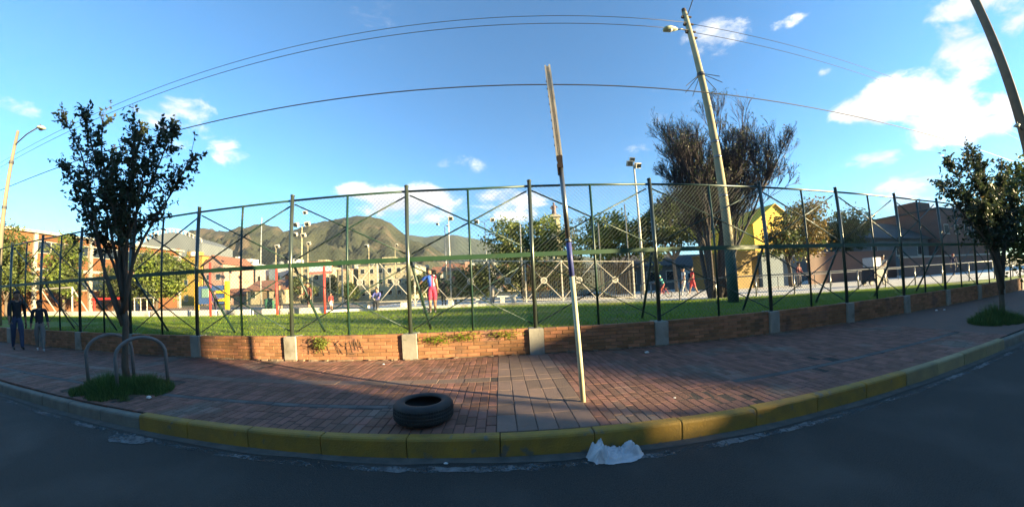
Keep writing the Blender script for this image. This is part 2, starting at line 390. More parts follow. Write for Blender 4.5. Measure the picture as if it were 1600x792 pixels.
# worn white edge line and a splash of paint, laid on the road
mb = MB(); rnd = random.Random(3)
def ragged(xa, xb, y, w, z):
    n = max(3, int((xb - xa) / 0.07)); top = []; bot = []
    for i in range(n + 1):
        x = xa + (xb - xa) * i / n; yy = y - 0.0139 * x
        top.append((x, yy + w / 2 + rnd.uniform(-.022, .016), z)); bot.append((x, yy - w / 2 + rnd.uniform(-.016, .022), z))
    mb.add(bot + top, [(i, i + 1, n + 2 + i, n + 1 + i) for i in range(n)])
ragged(-16, 16, 2.445, .085, ROAD_Z + 0.004)
n = 22; ring = [(-4.28 + 0.33 * math.cos(2 * PI * i / n) * rnd.uniform(.7, 1.1), 2.44 + 0.14 * math.sin(2 * PI * i / n) * rnd.uniform(.7, 1.1), ROAD_Z + 0.006) for i in range(n)]
mb.add(ring, [tuple(range(n))])
mb.build('road_line', M['roadpaint'], kind='structure')

# gutter strip of dusty concrete at the foot of the kerb
mb = MB()
for i in range(60):
    xa, xb = -16 + i * 0.5, -15.5 + i * 0.5
    wa, wb = .10 + .05 * noise.noise((xa * 1.3, 0, 0)), .10 + .05 * noise.noise((xb * 1.3, 0, 0))
    mb.add([(xa, kerb_y(xa) - .12 - wa, ROAD_Z + .003), (xb, kerb_y(xb) - .12 - wb, ROAD_Z + .003), (xb, kerb_y(xb) - .10, ROAD_Z + .003), (xa, kerb_y(xa) - .10, ROAD_Z + .003)], [(0, 1, 2, 3)])
mb.build('gutter', mat('gutter_dust', (0.13, 0.125, 0.11), (0.075, 0.075, 0.07), rough=0.95, scale=7, coord='World'), kind='structure')

# kerb: a concrete haunch that carries the stones
mb = MB()
mb.add([(-60, kerb_y(-60) - .09, -.4), (60, kerb_y(60) - .09, -.4), (60, kerb_y(60) - .01, -.4), (-60, kerb_y(-60) - .01, -.4),
        (-60, kerb_y(-60) - .09, -.14), (60, kerb_y(60) - .09, -.14), (60, kerb_y(60) - .01, -.14), (-60, kerb_y(-60) - .01, -.14)],
       [(0, 3, 2, 1), (4, 5, 6, 7), (0, 1, 5, 4), (2, 3, 7, 6), (0, 4, 7, 3), (1, 2, 6, 5)])
kerb = mb.build('kerb', M['kerb_grey'], kind='structure')
def kerb_mesh(L, m, top=0.0):
    """kerb stone along X, slightly battered face and rounded arris"""
    prof = [(0, -.3), (0, top), (-.075, top + .002), (-.098, top - .006), (-.108, top - .024), (-.120, ROAD_Z - .02), (-.120, -.3)]
    b = MB(); n = len(prof)
    vs = []
    for x in (0.004, 0.012, L - 0.012, L - 0.004):
        e = 0.006 if x in (0.004, L - 0.004) else 0
        vs += [(x, y + (e if y < -.05 else 0), z - (e if z > -.1 else 0)) for y, z in prof]
    fs = [(s * n + i, s * n + (i + 1) % n, (s + 1) * n + (i + 1) % n, (s + 1) * n + i) for s in range(3) for i in range(n)]
    fs += [tuple(range(n))[::-1], tuple(range(3 * n, 4 * n))]
    b.add(vs, fs); return b.mesh('kerb_stone', m)
KL = 0.87
km = {k: kerb_mesh(KL, M[k]) for k in ('kerb_yellow', 'kerb_grey', 'kerb_worn')}
km['low'] = kerb_mesh(KL, M['kerb_grey'], -0.12)
km['dull'] = kerb_mesh(KL, M['kerb_grey'], -0.03)
rnd = random.Random(5)
for k in range(-20, 28):
    x = -0.93 + KL * k
    key = 'dull' if x < -4.6 else 'kerb_yellow' if x < 5.0 else 'kerb_worn' if x < 8.2 else 'dull'
    o = link('kerb_stone', km[key], kerb, (x, kerb_y(x) + rnd.uniform(-.004, .004), rnd.uniform(-.004, .003)), (rnd.uniform(-.008, .008), 0, -0.0139 + rnd.uniform(-.003, .003)))

# pavement: sand bed, then pavers and slabs
pave_y0, pave_y1 = 2.76, 5.99
pavement = MB().add([(-60, kerb_y(-60), -.012), (60, kerb_y(60), -.012), (60, 6.2, -.012), (-60, 6.2, -.012)], [(0, 1, 2, 3)]).build('pavement', M['bed'], kind='structure')
PV = []      # (kind, cx, cy, lx, ly)
def zone_kind(x, y):
    if -0.10 <= x <= 0.92: return 'band'
    return 'red'
rnd = random.Random(11)
GAP = 0.0065
LONG = (4.36, 4.58)           # long grey band
DARKB = (3.44, 3.55)          # dark drainage course
x = -17.0
while x < 9.2:
    inb = -0.10 <= x < 0.90
    w = 0.2 if inb else 0.105
    slab = x < -5.2 and (x * 0.37) % 1 > 2   # never
    cx = x + w / 2
    y = kerb_y(cx) + 0.008 + (0 if inb else rnd.choice((0, -0.1, -.05)))
    ln = 0.40 if inb else 0.21
    segs = []
    marks = [DARKB, LONG]
    y_end = 5.985
    yy = y
    while yy < y_end - 0.02:
        nxt = min(yy + ln, y_end)
        hit = None
        for a, b in marks:
            if yy < a < nxt: nxt = a
            if a - 1e-6 <= yy < b: hit = (a, b); nxt = b
        ya = max(yy, kerb_y(cx) + 0.006)
        if nxt - ya > 0.03:
            if hit == LONG and not inb and x < .9: pass
            elif hit == DARKB and not inb and (x < -1.2 or x > 3.0): pass
            else: PV.append(('paver_grey' if inb else 'paver_red', cx, (ya + nxt) / 2, w - GAP, nxt - ya - GAP))
        yy = nxt
    x += w
x = -17.0
while x < 9.0:      # slabs of the two long courses
    if not (-0.35 < x < 0.95):
        if x < .5: PV.append(('paver_grey', x + .2, sum(LONG) / 2, .4 - GAP, LONG[1] - LONG[0] - GAP))
        if x < -1.3 or x > 3.0: PV.append(('paver_dark', x + .2, sum(DARKB) / 2, .4 - GAP, DARKB[1] - DARKB[0] - GAP))
    x += .4
TREE_L = (-6.23, 3.72); PIT_L = (-7.0, -5.3, 3.0, 4.1)
PV = [p for p in PV if not (PIT_L[0] < p[1] < PIT_L[1] and PIT_L[2] < p[2] < PIT_L[3])]
PV.sort(key=lambda p: p[1] ** 2 * 0.55 + p[2] ** 2)
rnd = random.Random(12)
pm_cache = {}
rest = {k: MB() for k in ('paver_red', 'paver_grey', 'paver_dark')}
def tilt_z(x, y): return 0.010 * noise.noise((x * 0.5, y * 0.5, 0)) + 0.004 * noise.noise((x * 2.1, y * 2.1, 3)) - 0.006
for i, (k, cx, cy, lx, ly) in enumerate(PV):
    z = tilt_z(cx, cy) + rnd.uniform(-.0018, .0018)
    if i < 300:
        key = (k, round(lx, 3), round(ly, 2))
        if key not in pm_cache: pm_cache[key] = MB().bbox((0, 0, -.03), (lx, round(ly, 2) if abs(ly - round(ly, 2)) < .004 else ly, .06), .005).mesh('paver', M[k])
        o = link('paver', pm_cache[key], pavement, (cx, cy, z), (rnd.uniform(-.01, .01), rnd.uniform(-.012, .012), rnd.uniform(-.008, .008)))
    else:
        far = abs(cx) > 6
        if far: rest[k].box((cx, cy, z - .03), (lx, ly, .06))
        else: rest[k].bbox((cx, cy, z - .03), (lx, ly, .06), .005)
for k, b in rest.items(): b.build('paver_field', M[k], pavement, kind='stuff')
# beyond the laid pavers: the same paving, too far to tell the pieces apart
M['pave_far'] = mat('far_paving', (0.18, 0.11, 0.085), (0.13, 0.095, 0.08), rough=0.9, scale=3, coord='World', bump=0.3, bscale=20)
for xa, xb in ((-60, -17), (9.1, 60)):
    MB().add([(xa, kerb_y(xa) + .005, -.008), (xb, kerb_y(xb) + .005, -.008), (xb, 5.99, -.008), (xa, 5.99, -.008)], [(0, 1, 2, 3)]).build('distant_paving', M['pave_far'], pavement, kind='stuff')
# tree pit soil
MB().box(((PIT_L[0] + PIT_L[1]) / 2, (PIT_L[2] + PIT_L[3]) / 2, -.02), (PIT_L[1] - PIT_L[0], PIT_L[3] - PIT_L[2], .03)).build('tree_pit', M['soil'], kind='structure')

# ------------------------------------------------------------------ low brick wall with concrete piers
POSTS = [-23.3, -20.5, -17.8, -15.13, -12.47, -9.88, -7.29, -4.56, -1.88, 0.70, 3.37, 6.37, 9.15, 12.02, 14.84, 17.7, 20.5, 23.3]
WY = 6.0
wall = MB().box((0, WY + .135, .20), (56, .24, .60)).build('brick_wall', M['mortar'])
tag(wall, 'low orange brick wall with concrete piers carrying the chain-link fence', 'wall')
CH, BL = 0.0735, 0.252
bm_full = MB().bbox((0, 0, 0), (BL - .012, CH - .011, .10), .004).mesh('brick', M['brick'])
bm_half = MB().bbox((0, 0, 0), (BL / 2 - .012, CH - .011, .10), .004).mesh('brick', M['brick'])
BR = []
for bi in range(len(POSTS) - 1):
    xa, xb = POSTS[bi] + .155, POSTS[bi + 1] - .155
    for c in range(7):
        zc = 0.006 + CH * (c + .5)
        x = xa - (BL / 2 if c % 2 else 0)
        while x < xb - .02:
            l, r = max(x, xa), min(x + BL, xb)
            if r - l > .04: BR.append(((l + r) / 2, zc, r - l - .012))
            x += BL
BR.sort(key=lambda b: abs(b[0] + 1.6))
rnd = random.Random(21); restb = MB(); nb = 0
for x, z, L in BR:
    y = WY + rnd.uniform(-.004, .006)
    full = abs(L - (BL - .012)) < .002; half = abs(L - (BL / 2 - .012)) < .002
    if nb < 300 and (full or half):
        link('brick', bm_full if full else bm_half, wall, (x, y + .05, z), (PI / 2 + rnd.uniform(-.01, .01), rnd.uniform(-.006, .006), rnd.uniform(-.008, .008))); nb += 1
    else:
        restb.box((x, y + .05, z), (L, .10, CH - .011))
restb.build('brick_courses', M['brick'], wall, kind='stuff')
# coping of old mortar along the foot of the wall
mb = MB(); rnd = random.Random(31)
for i in range(260):
    x = rnd.uniform(-16, 16)
    mb.box((x, 5.968 + rnd.uniform(-.012, .01), .006), (rnd.uniform(.02, .14), rnd.uniform(.015, .05), rnd.uniform(.012, .04)), Matrix.Rotation(rnd.uniform(-.2, .2), 3, 'Z') @ Matrix.Rotation(rnd.uniform(-.2, .2), 3, 'X'))
mb.build('mortar_rubble', M['mortar'], wall, kind='stuff')
rnd = random.Random(8)
for x in POSTS:
    b = MB(); b.bbox((0, 0, .255), (.285 + rnd.uniform(-.015, .015), .30, .53), .012)
    b.build('pier', M['concrete'], wall, loc=(x, WY + .11, -.005), rot=(rnd.uniform(-.01, .01), rnd.uniform(-.015, .015), rnd.uniform(-.02, .02)))
# scratched lettering on the wall between two piers
g = MB()
STROKES = [[(185, 175), (215, 228), (262, 245)], [(212, 240), (216, 350)], [(275, 262), (292, 322)], [(320, 258), (345, 322)], [(352, 268), (392, 322)], [(396, 245), (430, 362)],
           [(462, 200), (492, 290), (512, 350)], [(470, 285), (500, 288)], [(575, 185), (642, 348)], [(582, 225), (655, 165)], [(600, 205), (690, 348)], [(650, 205), (702, 250)],
           [(735, 168), (742, 260), (752, 352)], [(790, 175), (822, 332)], [(838, 170), (862, 300)], [(858, 155), (908, 312)], [(915, 165), (940, 250), (978, 332)], [(902, 252), (968, 262)], [(782, 346), (842, 346)], [(735, 215), (760, 205)]]
for st in STROKES:
    pts = [(-4.56 + .155 + (a - 45) / 8 / 75.5, WY - .008, .015 + (420 - b) / 8 / 78.0) for a, b in st]
    for p, q in zip(pts, pts[1:]):
        d = Vector(q) - Vector(p); L = d.length
        g.box((Vector(p) + Vector(q)) / 2, (L + .008, .002, .011), Matrix.Rotation(-math.atan2(d.z, d.x), 3, 'Y'))
g.build('graffiti', flat((0.035, 0.03, 0.03), .8), wall)

# ------------------------------------------------------------------ chain-link fence on the wall
FY = 6.09
fence = empty('chain_link_fence', (0, FY, 0), label='tall green chain-link fence with crossed braces standing on the low brick wall', cat='fence')
Z0, ZM, ZT = 0.52, 2.04, 3.50
post_me = MB().tube([(0, 0, Z0 - .05), (0, 0, 3.60)], .042, 12).tube([(0, 0, 3.60), (0, 0, 3.625)], [.05, .045], 12).mesh('post', M['post'], True)
half_me = MB().tube([(0, 0, .50), (0, 0, ZT)], .025, 8).mesh('post', M['green'], True)
stay_me = MB().tube([(0, .05, ZM + .02), (.14, 1.0, .42)], .03, 8).mesh('stay', M['green'], True)
rnd = random.Random(41)
for i, x in enumerate(POSTS):
    lean = rnd.uniform(-.006, .006)
    link('post', post_me, fence, (x, -.02, 0), (0, lean, 0))
    if -18 < x < 16: link('stay', stay_me, fence, (x, .05, 0), (0, 0, rnd.uniform(-.05, .05)))
def wire_mesh(W, H, pitch, r):
    """diamond wires: two families of straight thin wires clipped to a W x H panel"""
    b = MB(); dx = pitch
    for s in (1, -1):
        k = -int(H / dx) - 1
        while k * dx < W:
            xa = k * dx                         # at z=0, going up to the right at 45 deg
            z0 = max(0.0, -xa); z1 = min(H, W - xa)
            if z1 - z0 > .02:
                p = (xa + z0, 0, z0); q = (xa + z1, 0, z1)
                if s < 0: p = (W - p[0], .004, p[2]); q = (W - q[0], .004, q[2])
                b.tube([p, q], r, 3, caps=False)
            k += 1
    return b
for i in range(len(POSTS) - 1):
    xa, xb = POSTS[i], POSTS[i + 1]; xm = (xa + xb) / 2; W = xb - xa
    link('post', half_me, fence, (xm, 0.0, 0), (0, rnd.uniform(-.006, .006), 0))
    sag = rnd.uniform(-.012, .012)
    MB().tube([(xa, 0, ZT), (xm, 0, ZT + sag), (xb, 0, ZT)], .024, 8).build('top_rail', M['green'], fence, True)
    MB().bbox((xm, -.035, ZM), (W - .03, .03, .095), .003).build('middle_band', M['green_band'], fence)
    for (p, q) in (((xa, ZT - .06), (xb, ZM + .10)), ((xb, ZT - .06), (xa, ZM + .10)), ((xa, ZM - .10), (xb, Z0 + .05)), ((xb, ZM - .10), (xa, Z0 + .05))):
        off = .032 if p[0] < q[0] else .062
        rr = .017 if p[1] > 3 else .013
        d = (Vector((q[0], 0, q[1])) - Vector((p[0], 0, p[1]))).normalized() * .05
        MB().tube([(p[0] + d.x, off, p[1] + d.z), (q[0] - d.x, off, q[1] - d.z)], rr, 6).build('brace', M['green'], fence, True)
    if -16 < xm < 18:
        b = wire_mesh(W, ZT - .5, .09, .0026)
        b.build('chain_link_mesh', M['wire'], fence, loc=(xa, -.005, .5), kind='stuff')

# ------------------------------------------------------------------ lawn behind the wall
LAWN_FAR = [(-60, 12), (-40, 13), (-34, 14.3), (-21, 14.0), (-17, 14.2), (-11.5, 14.8), (-8, 16), (-5, 15.8), (-1, 15.5), (2, 14.6), (5, 13.6), (6.4, 13.2), (9, 12.2), (11.7, 11.3), (14.6, 10.4), (18, 9.8), (22.4, 8.6), (26, 7.6), (60, 6.6)]
def lawn_z(x, y): return 0.45 + .03 * noise.noise((x * .35, y * .35, 0)) + .02 * min(1, (y - 6) / 3)
park = MB().add([(-3500, 6.25, .36), (2400, 6.25, .36), (2400, 2800, .36), (-3500, 2800, .36)], [(0, 1, 2, 3)]).build('park_ground', mat('park_earth', (0.16, 0.14, 0.09), (0.11, 0.115, 0.06), rough=0.95, scale=.25, coord='World'), kind='structure')
mb = MB(); nx, ny = 200, 26; vs = []
for i in range(nx + 1):
    x = -60 + 100 * i / nx
    for j in range(ny + 1):
        y = 6.22 + (interp(x, LAWN_FAR) - 6.22) * (j / ny) ** 1.3
        vs.append((x, y, lawn_z(x, y)))
mb.add(vs, [(i * (ny + 1) + j, (i + 1) * (ny + 1) + j, (i + 1) * (ny + 1) + j + 1, i * (ny + 1) + j + 1) for i in range(nx) for j in range(ny)])
mb.build('lawn', M['lawn'], smooth=True, kind='structure')
def blades(name, gen, m, label, parent=None):
    vs = []; fs = []
    for (x, y, z, h, w) in gen:
        a = random.uniform(0, PI); dx, dy = math.cos(a) * w / 2, math.sin(a) * w / 2
        lx, ly = random.gauss(0, h * .35), random.gauss(0, h * .35)
        b = len(vs)
        vs += [(x - dx, y - dy, z - .01), (x + dx, y + dy, z - .01), (x + lx + dx * .3, y + ly, z + h)]
        fs.append((b, b + 1, b + 2))
    me = bpy.data.meshes.new(name); me.from_pydata(vs, [], fs); me.materials.append(m)
    o = link(name, me, parent)
    return tag(o, label, 'grass' if not parent else None, kind='stuff')
random.seed(99)
def lawn_gen():
    for _ in range(70000):
        x = random.uniform(-17, 20); y = 6.24 + 3.6 * random.random() ** 1.4
        if y > interp(x, LAWN_FAR): continue
        c = .6 + .5 * noise.noise((x * 1.3, y * 1.3, 7))
        yield x, y, lawn_z(x, y), random.uniform(.02, .06) * (.6 + c), random.uniform(.006, .012)
    for _ in range(45000):
        x = random.uniform(-34, 22); y = random.uniform(9.5, 16)
        if y > interp(x, LAWN_FAR) - .03: continue
        yield x, y, lawn_z(x, y), random.uniform(.03, .09), random.uniform(.012, .025)
    for _ in range(16000):                   # ragged fringe over the top of the wall
        x = random.uniform(-17, 18)
        d = noise.noise((x * .9, 0, 5)) + .25 * noise.noise((x * 4, 0, 1))
        if random.random() > .25 + max(0, d): continue
        yield x, random.uniform(6.03, 6.3), .47, random.uniform(.03, .13), random.uniform(.007, .014)
blades('lawn_grass', lawn_gen(), M['blade'], 'short green park grass behind the chain-link fence')

# pale concrete edging, walkway, court and low wall round the lawn
mb = MB(); xs = [-11.3 + .5 * i for i in range(38)]
for a, b in zip(xs, xs[1:]):
    ya, yb = interp(a, LAWN_FAR), interp(b, LAWN_FAR)
    za, zb = .60, .60
    mb.add([(a, ya, .3), (b, yb, .3), (b, yb + .3, .3), (a, ya + .3, .3), (a, ya, za), (b, yb, zb), (b, yb + .3, zb), (a, ya + .3, za)],
           [(0, 1, 5, 4), (4, 5, 6, 7), (2, 3, 7, 6)])
mb.build('lawn_edging', M['concrete_pale'], kind='structure')
wk = [(x, interp(x, LAWN_FAR) + .02) for x in (7.0, 9, 11.7, 14.6, 18, 22.4, 26, 60)]
pl = wk + [(80, 30), (30, 34), (10, 34), (7.3, 15)]
MB().add([(x, y, .475) for x, y in pl], [tuple(range(len(pl)))]).build('walkway', M['concrete_pale'], kind='structure')
MB().add([(-60, 15.3, .40), (-9, 15.3, .40), (-9, 34, .40), (-60, 34, .40)], [(0, 1, 2, 3)]).build('sports_court', mat('court_surface', (0.30, 0.22, 0.16), (0.22, 0.18, 0.13), rough=0.9, scale=.6, coord='World'), kind='structure')
MB().add([(-9, 16.1, .47), (7.2, 15.2, .47), (7.2, 30, .47), (-9, 30, .47)], [(0, 1, 2, 3)]).build('paved_terrace', M['concrete_pale'], kind='structure')
lw = MB()
for xa, xb in ((-44, -22.3), (-22.1, -18.6), (-18.4, -16.4), (-16.2, -13.9), (-13.1, -12.2), (-11.9, -9.4)):
    lw.bbox(((xa + xb) / 2, 15.05, .52), (xb - xa, .28, .50), .02)
tag(lw.build('low_wall', M['concrete_pale']), 'long low pale concrete wall at the far edge of the lawn, left', 'wall')

# ------------------------------------------------------------------ across the street, behind the camera: unseen houses placed and shaped to cast the shade and leave the sun gap
def house(name, label, x0, x1, y0, y1, h_back, h_front, m, wins, group=None):
    o = empty(name, (0, 0, 0), label=label, cat='house', group=group)
    z0 = ROAD_Z
    b = MB(); b.add([(x0, y0, z0), (x1, y0, z0), (x1, y1, z0), (x0, y1, z0), (x0, y0, h_back), (x1, y0, h_back), (x1, y1, h_front), (x0, y1, h_front)],
                    [(0, 3, 2, 1), (0, 1, 5, 4), (2, 3, 7, 6), (0, 4, 7, 3), (1, 2, 6, 5), (4, 5, 6, 7)])
    b.build('wall', m, o)
    nx = int((x1 - x0) / 3.2)
    for r in range(wins):
        for i in range(nx):
            cx = x0 + (i + .5) * (x1 - x0) / nx
            w = MB().box((cx, y1 + .01, 1.6 + 2.9 * r), (1.3, .06, 1.2)).build('window', M['white_metal'], o)
            MB().box((cx, y1 + .03, 1.6 + 2.9 * r), (1.15, .04, 1.05)).build('pane', M['glass'], w)
    return o
far_pave = MB().add([(-160, -11, -.03), (160, -11, -.03), (160, -7.6, -.03), (-160, -7.6, -.03), (-160, -7.6, -.3), (160, -7.6, -.3)], [(0, 1, 2, 3), (3, 2, 5, 4)]).build('opposite_pavement', M['pave_far'], kind='structure')
M['render_cream'] = mat('cream_render', (0.55, 0.48, 0.36), (0.46, 0.40, 0.30), scale=1.0, coord='World')
M['render_grey'] = mat('grey_render', (0.40, 0.39, 0.37), (0.33, 0.32, 0.30), scale=1.0, coord='World')
house('shadow_house', 'unseen three-storey cream house across the street, sized to shade the road', -70, 30.3, -18, -9, 10.3, 10.3, M['render_cream'], 3)  # unseen shadow caster; its height and right end set the shade line
house('shadow_house', 'unseen low grey house beside the cream one, added to limit the sun gap', 31.6, 36, -12, -9, 5.3, 5.3, M['render_grey'], 1)  # unseen, added so low sun does not reach the road
house('garage', 'unseen narrow grey block added between the two houses to trim the sun gap', 30.35, 31.58, -12, -9, 4.8, 4.8, M['render_grey'], 0)  # unseen filler added to shape the sunlit strip on the kerb
house('shadow_house', 'unseen two-storey house across the street, roof slope shaped for the shadow edge', 44.5, 60, -14, -9, 7.5, 9.1, M['render_cream'], 2)  # unseen; roof slope follows the wanted shadow edge on wall and lawn
house('apartment_block', 'unseen four-storey cream block added outside the view to shade the right-hand houses', 80, 96, -2.5, 18, 15, 15, M['render_cream'], 4)  # added out of view to keep the houses on the right in shade
o = empty('utility_pole', (28.2, -7.9, -.05), label='concrete utility pole on the opposite pavement behind the viewer', cat='pole')
MB().tube([(0, 0, 0), (0, 0, 9.5)], [.14, .09], 12).build('shaft', M['pole_conc'], o, True)
MB().box((0, 0, 9.0), (1.4, .1, .1)).build('crossarm', M['wood'], o)


# ================================================================== TREES
def leaf(vs, fs, p, d, s, rnd, wide=.5):
    """one leaf: a diamond folded a little along its midrib"""
    d = d.normalized(); u = d.orthogonal().normalized(); u.rotate(Quaternion(d, rnd.uniform(0, 2 * PI))); n = d.cross(u)
    b = len(vs); q = p + d * s
    m = p + d * s * .45
    vs += [tuple(p), tuple(m + u * s * wide * .5 + n * s * .08), tuple(q), tuple(m - u * s * wide * .5 + n * s * .08)]
    fs += [(b, b + 1, b + 2), (b, b + 2, b + 3)]
def leaf_obj(name, vs, fs, mats, parent, mi=None):
    me = bpy.data.meshes.new(name); me.from_pydata(vs, [], fs)
    for m in mats: me.materials.append(m)
    if mi: me.polygons.foreach_set('material_index', mi)
    return link(name, me, parent)
def rdir(rnd, zmin=-1.0):
    while True:
        v = Vector((rnd.uniform(-1, 1), rnd.uniform(-1, 1), rnd.uniform(zmin, 1)))
        if .1 < v.length < 1: return v.normalized()
def curve(p, q, bow, rnd, n=6, wob=.04):
    p, q = Vector(p), Vector(q); L = (q - p).length; out = []
    off = rdir(rnd) * L * wob
    for i in range(n + 1):
        t = i / n
        v = p.lerp(q, t) + Vector(bow) * math.sin(PI * t) + off * math.sin(2 * PI * t)
        out.append(v)
    return out
def at_t(pts, t):
    f = t * (len(pts) - 1); i = min(int(f), len(pts) - 2); return pts[i].lerp(pts[i + 1], f - i), (pts[i + 1] - pts[i]).normalized()

def street_tree(name, label, base, fork_z, targets, seed, leaf_s=.075, shoots=22, per=13, tip_share=.12, r0=.05, group=None, tip_z=4.2):
    """multi-stemmed young street tree: upright stems fanning out of one bole, leafy side shoots"""
    rnd = random.Random(seed)
    o = empty(name, base, label=label, cat='tree', group=group)
    B = Vector(base); tb = MB(); vs = []; fs = []; mi = []
    fork = Vector((0, 0, fork_z))
    tb.tube(curve((0, 0, -.05), fork, (0, 0, 0), rnd, 4, .02), [r0 * 1.25, r0 * 1.1, r0, r0, r0 * .95], 8)
    for tg in targets:
        q = Vector(tg) - B
        st = fork + Vector((rnd.uniform(-.03, .03), rnd.uniform(-.03, .03), rnd.uniform(-.30, .1) * fork_z))
        bow = Vector((q.x * .10, q.y * .10, 0)) * -1 + Vector((0, 0, .12))
        pts = curve(st, q, bow, rnd, 9, .03)
        tb.tube(pts, [r0 * .62 * (1 - .9 * i / 9) + .004 for i in range(10)], 6)
        for s in range(shoots):
            t = rnd.uniform(.36, 1.0); p, d = at_t(pts, t)
            ln = rnd.uniform(.25, .62) * (1.15 - .6 * t)
            sd = (d * rnd.uniform(.35, 1.0) + rdir(rnd) * .75 + Vector((0, 0, .25))).normalized()
            e = p + sd * ln
            sp = curve(p, e, Vector((0, 0, ln * .12)), rnd, 4, .05)
            tb.tube(sp, [.008, .007, .006, .004, .002], 3, caps=False)
            for k in range(per):
                tt = .12 + .9 * (k + rnd.random()) / per
                lp, ld = at_t(sp, min(tt, 1)); lp = lp + rdir(rnd) * .03
                leaf(vs, fs, lp, ld * .4 + rdir(rnd) * .8 + Vector((0, 0, -.1)), leaf_s * rnd.uniform(.6, 1.25), rnd)
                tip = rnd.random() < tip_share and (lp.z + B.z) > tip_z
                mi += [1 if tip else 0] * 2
        # bare leader at the end of the stem
        e = q + Vector((rnd.uniform(-.08, .08), rnd.uniform(-.08, .08), rnd.uniform(.15, .4)))
        sp = curve(q, e, (0, 0, 0), rnd, 3, .05); tb.tube(sp, [.006, .005, .004, .002], 3, caps=False)
        for k in range(9):
            lp, ld = at_t(sp, rnd.random()); leaf(vs, fs, lp, ld * .3 + rdir(rnd), leaf_s * .8, rnd); mi += [1 if rnd.random() < .5 else 0] * 2
    tb.build('trunk', M['bark'], o, True)
    leaf_obj('crown', vs, fs, [M['leaf_street'], M['leaf_sunlit']], o, mi)
    return o

def park_tree(name, label, base, lobes, seed, mats, clumps=80, per=60, leaf_s=.16, trunk_r=.16, spread=.62, bark='bark', group=None, fork=.35, split=2):
    """lobes: (dx, dy, z, rx, ry, rz) ellipsoids of foliage; limbs run from the trunk into the clumps"""
    rnd = random.Random(seed)
    o = empty(name, base, label=label, cat='tree', group=group)
    tb = MB(); vs = []; fs = []; mi = []
    zmin = min(l[2] - l[5] for l in lobes); top = max(l[2] for l in lobes)
    fk = max(.6, zmin * (1 - fork) + .3)
    tb.tube(curve((0, 0, -.1), (lobes[0][0] * .15, 0, fk), (0, 0, 0), rnd, 5, .05), [trunk_r * 1.2, trunk_r, trunk_r * .95, trunk_r * .9, trunk_r * .85, trunk_r * .8], 8)
    F = Vector((lobes[0][0] * .15, 0, fk - .05))
    lims = []
    for l in lobes:
        c = Vector(l[:3])
        for _ in range(split):
            q = c + Vector((rnd.uniform(-.4, .4) * l[3], rnd.uniform(-.4, .4) * l[4], rnd.uniform(-.2, .5) * l[5]))
            pts = curve(F, q, Vector((0, 0, .15)), rnd, 6, .07); lims.append(pts)
            tb.tube(pts, [trunk_r * .6 * (1 - .8 * i / 6) for i in range(7)], 6)
    vol = [l[3] * l[4] * l[5] for l in lobes]; tot = sum(vol)
    for l, v in zip(lobes, vol):
        for _ in range(max(6, int(clumps * v / tot))):
            d = rdir(rnd); rr = rnd.random() ** .38
            c = Vector((l[0] + d.x * l[3] * rr, l[1] + d.y * l[4] * rr, l[2] + d.z * l[5] * rr))
            if rnd.random() < .8:
                pts = min(lims, key=lambda L: min((p - c).length for p in L[2:])); a = min(pts[2:], key=lambda p: (p - c).length)
                tb.tube(curve(a, c, Vector((0, 0, .1)), rnd, 3, .08), [.03, .022, .014, .006], 3, caps=False)
            cr = spread * rnd.uniform(.6, 1.3); k0 = 0 if rnd.random() < .68 else 1
            for _ in range(int(per * 1.5 * rnd.uniform(.6, 1.3))):
                p = c + Vector((rnd.gauss(0, .5), rnd.gauss(0, .5), rnd.gauss(0, .38))) * cr
                leaf(vs, fs, p, rdir(rnd) + Vector((0, 0, -.25)), leaf_s * 1.35 * rnd.uniform(.6, 1.3), rnd, .65); mi += [k0] * 2
    tb.build('trunk', M[bark], o, True)
    leaf_obj('crown', vs, fs, [M[m] for m in mats], o, mi)
    return o

def bare_tree(name, label, base, stems, seed, depth=4):
    rnd = random.Random(seed)
    o = empty(name, base, label=label, cat='tree')
    tb = MB(); tw = MB(); vs = []; fs = []
    def grow(p, d, L, r, k):
        n = 3; pts = [p]; dd = d.copy()
        for i in range(n):
            dd = (dd + rdir(rnd) * .16 + Vector((0, 0, .05))).normalized(); pts.append(pts[-1] + dd * L / n)
        (tb if r > .02 else tw).tube(pts, [max(.0032, r * (1 - .38 * i / n)) for i in range(n + 1)], 6 if r > .03 else 3, caps=False)
        if k == 0:
            for _ in range(2):
                if rnd.random() < .38: leaf(vs, fs, pts[-1] + rdir(rnd) * .05, rdir(rnd), rnd.uniform(.06, .11), rnd)
            return
        for i in range(4 if k > 1 else 3):
            t = rnd.uniform(.35, 1.0); q, qd = at_t(pts, t)
            nd = (qd * 1.0 + rdir(rnd) * .50 + Vector((0, 0, .22))).normalized()
            grow(q, nd, L * rnd.uniform(.55, .78), max(.007, r * .52), k - 1)
    for (off, top, r) in stems:
        off = Vector(off); top = Vector(top)
        pts = curve(off, top, Vector(((top.x - off.x) * -.12, 0, .3)), rnd, 8, .03)
        tb.tube(pts, [r * (1 - .72 * i / 8) for i in range(9)], 8)
        for _ in range(12):
            q, qd = at_t(pts, rnd.uniform(.34, 1.0))
            nd = (qd + rdir(rnd) * .48 + Vector((0, 0, .10))).normalized()
            grow(q, nd, rnd.uniform(1.0, 1.6), r * .30, depth - 1)
    tb.build('trunk', M['bark_grey'], o, True)
    tw.build('twigs', M['twig'], o)
    leaf_obj('leaves', vs, fs, [M['leaf_dark']], o)
    return o

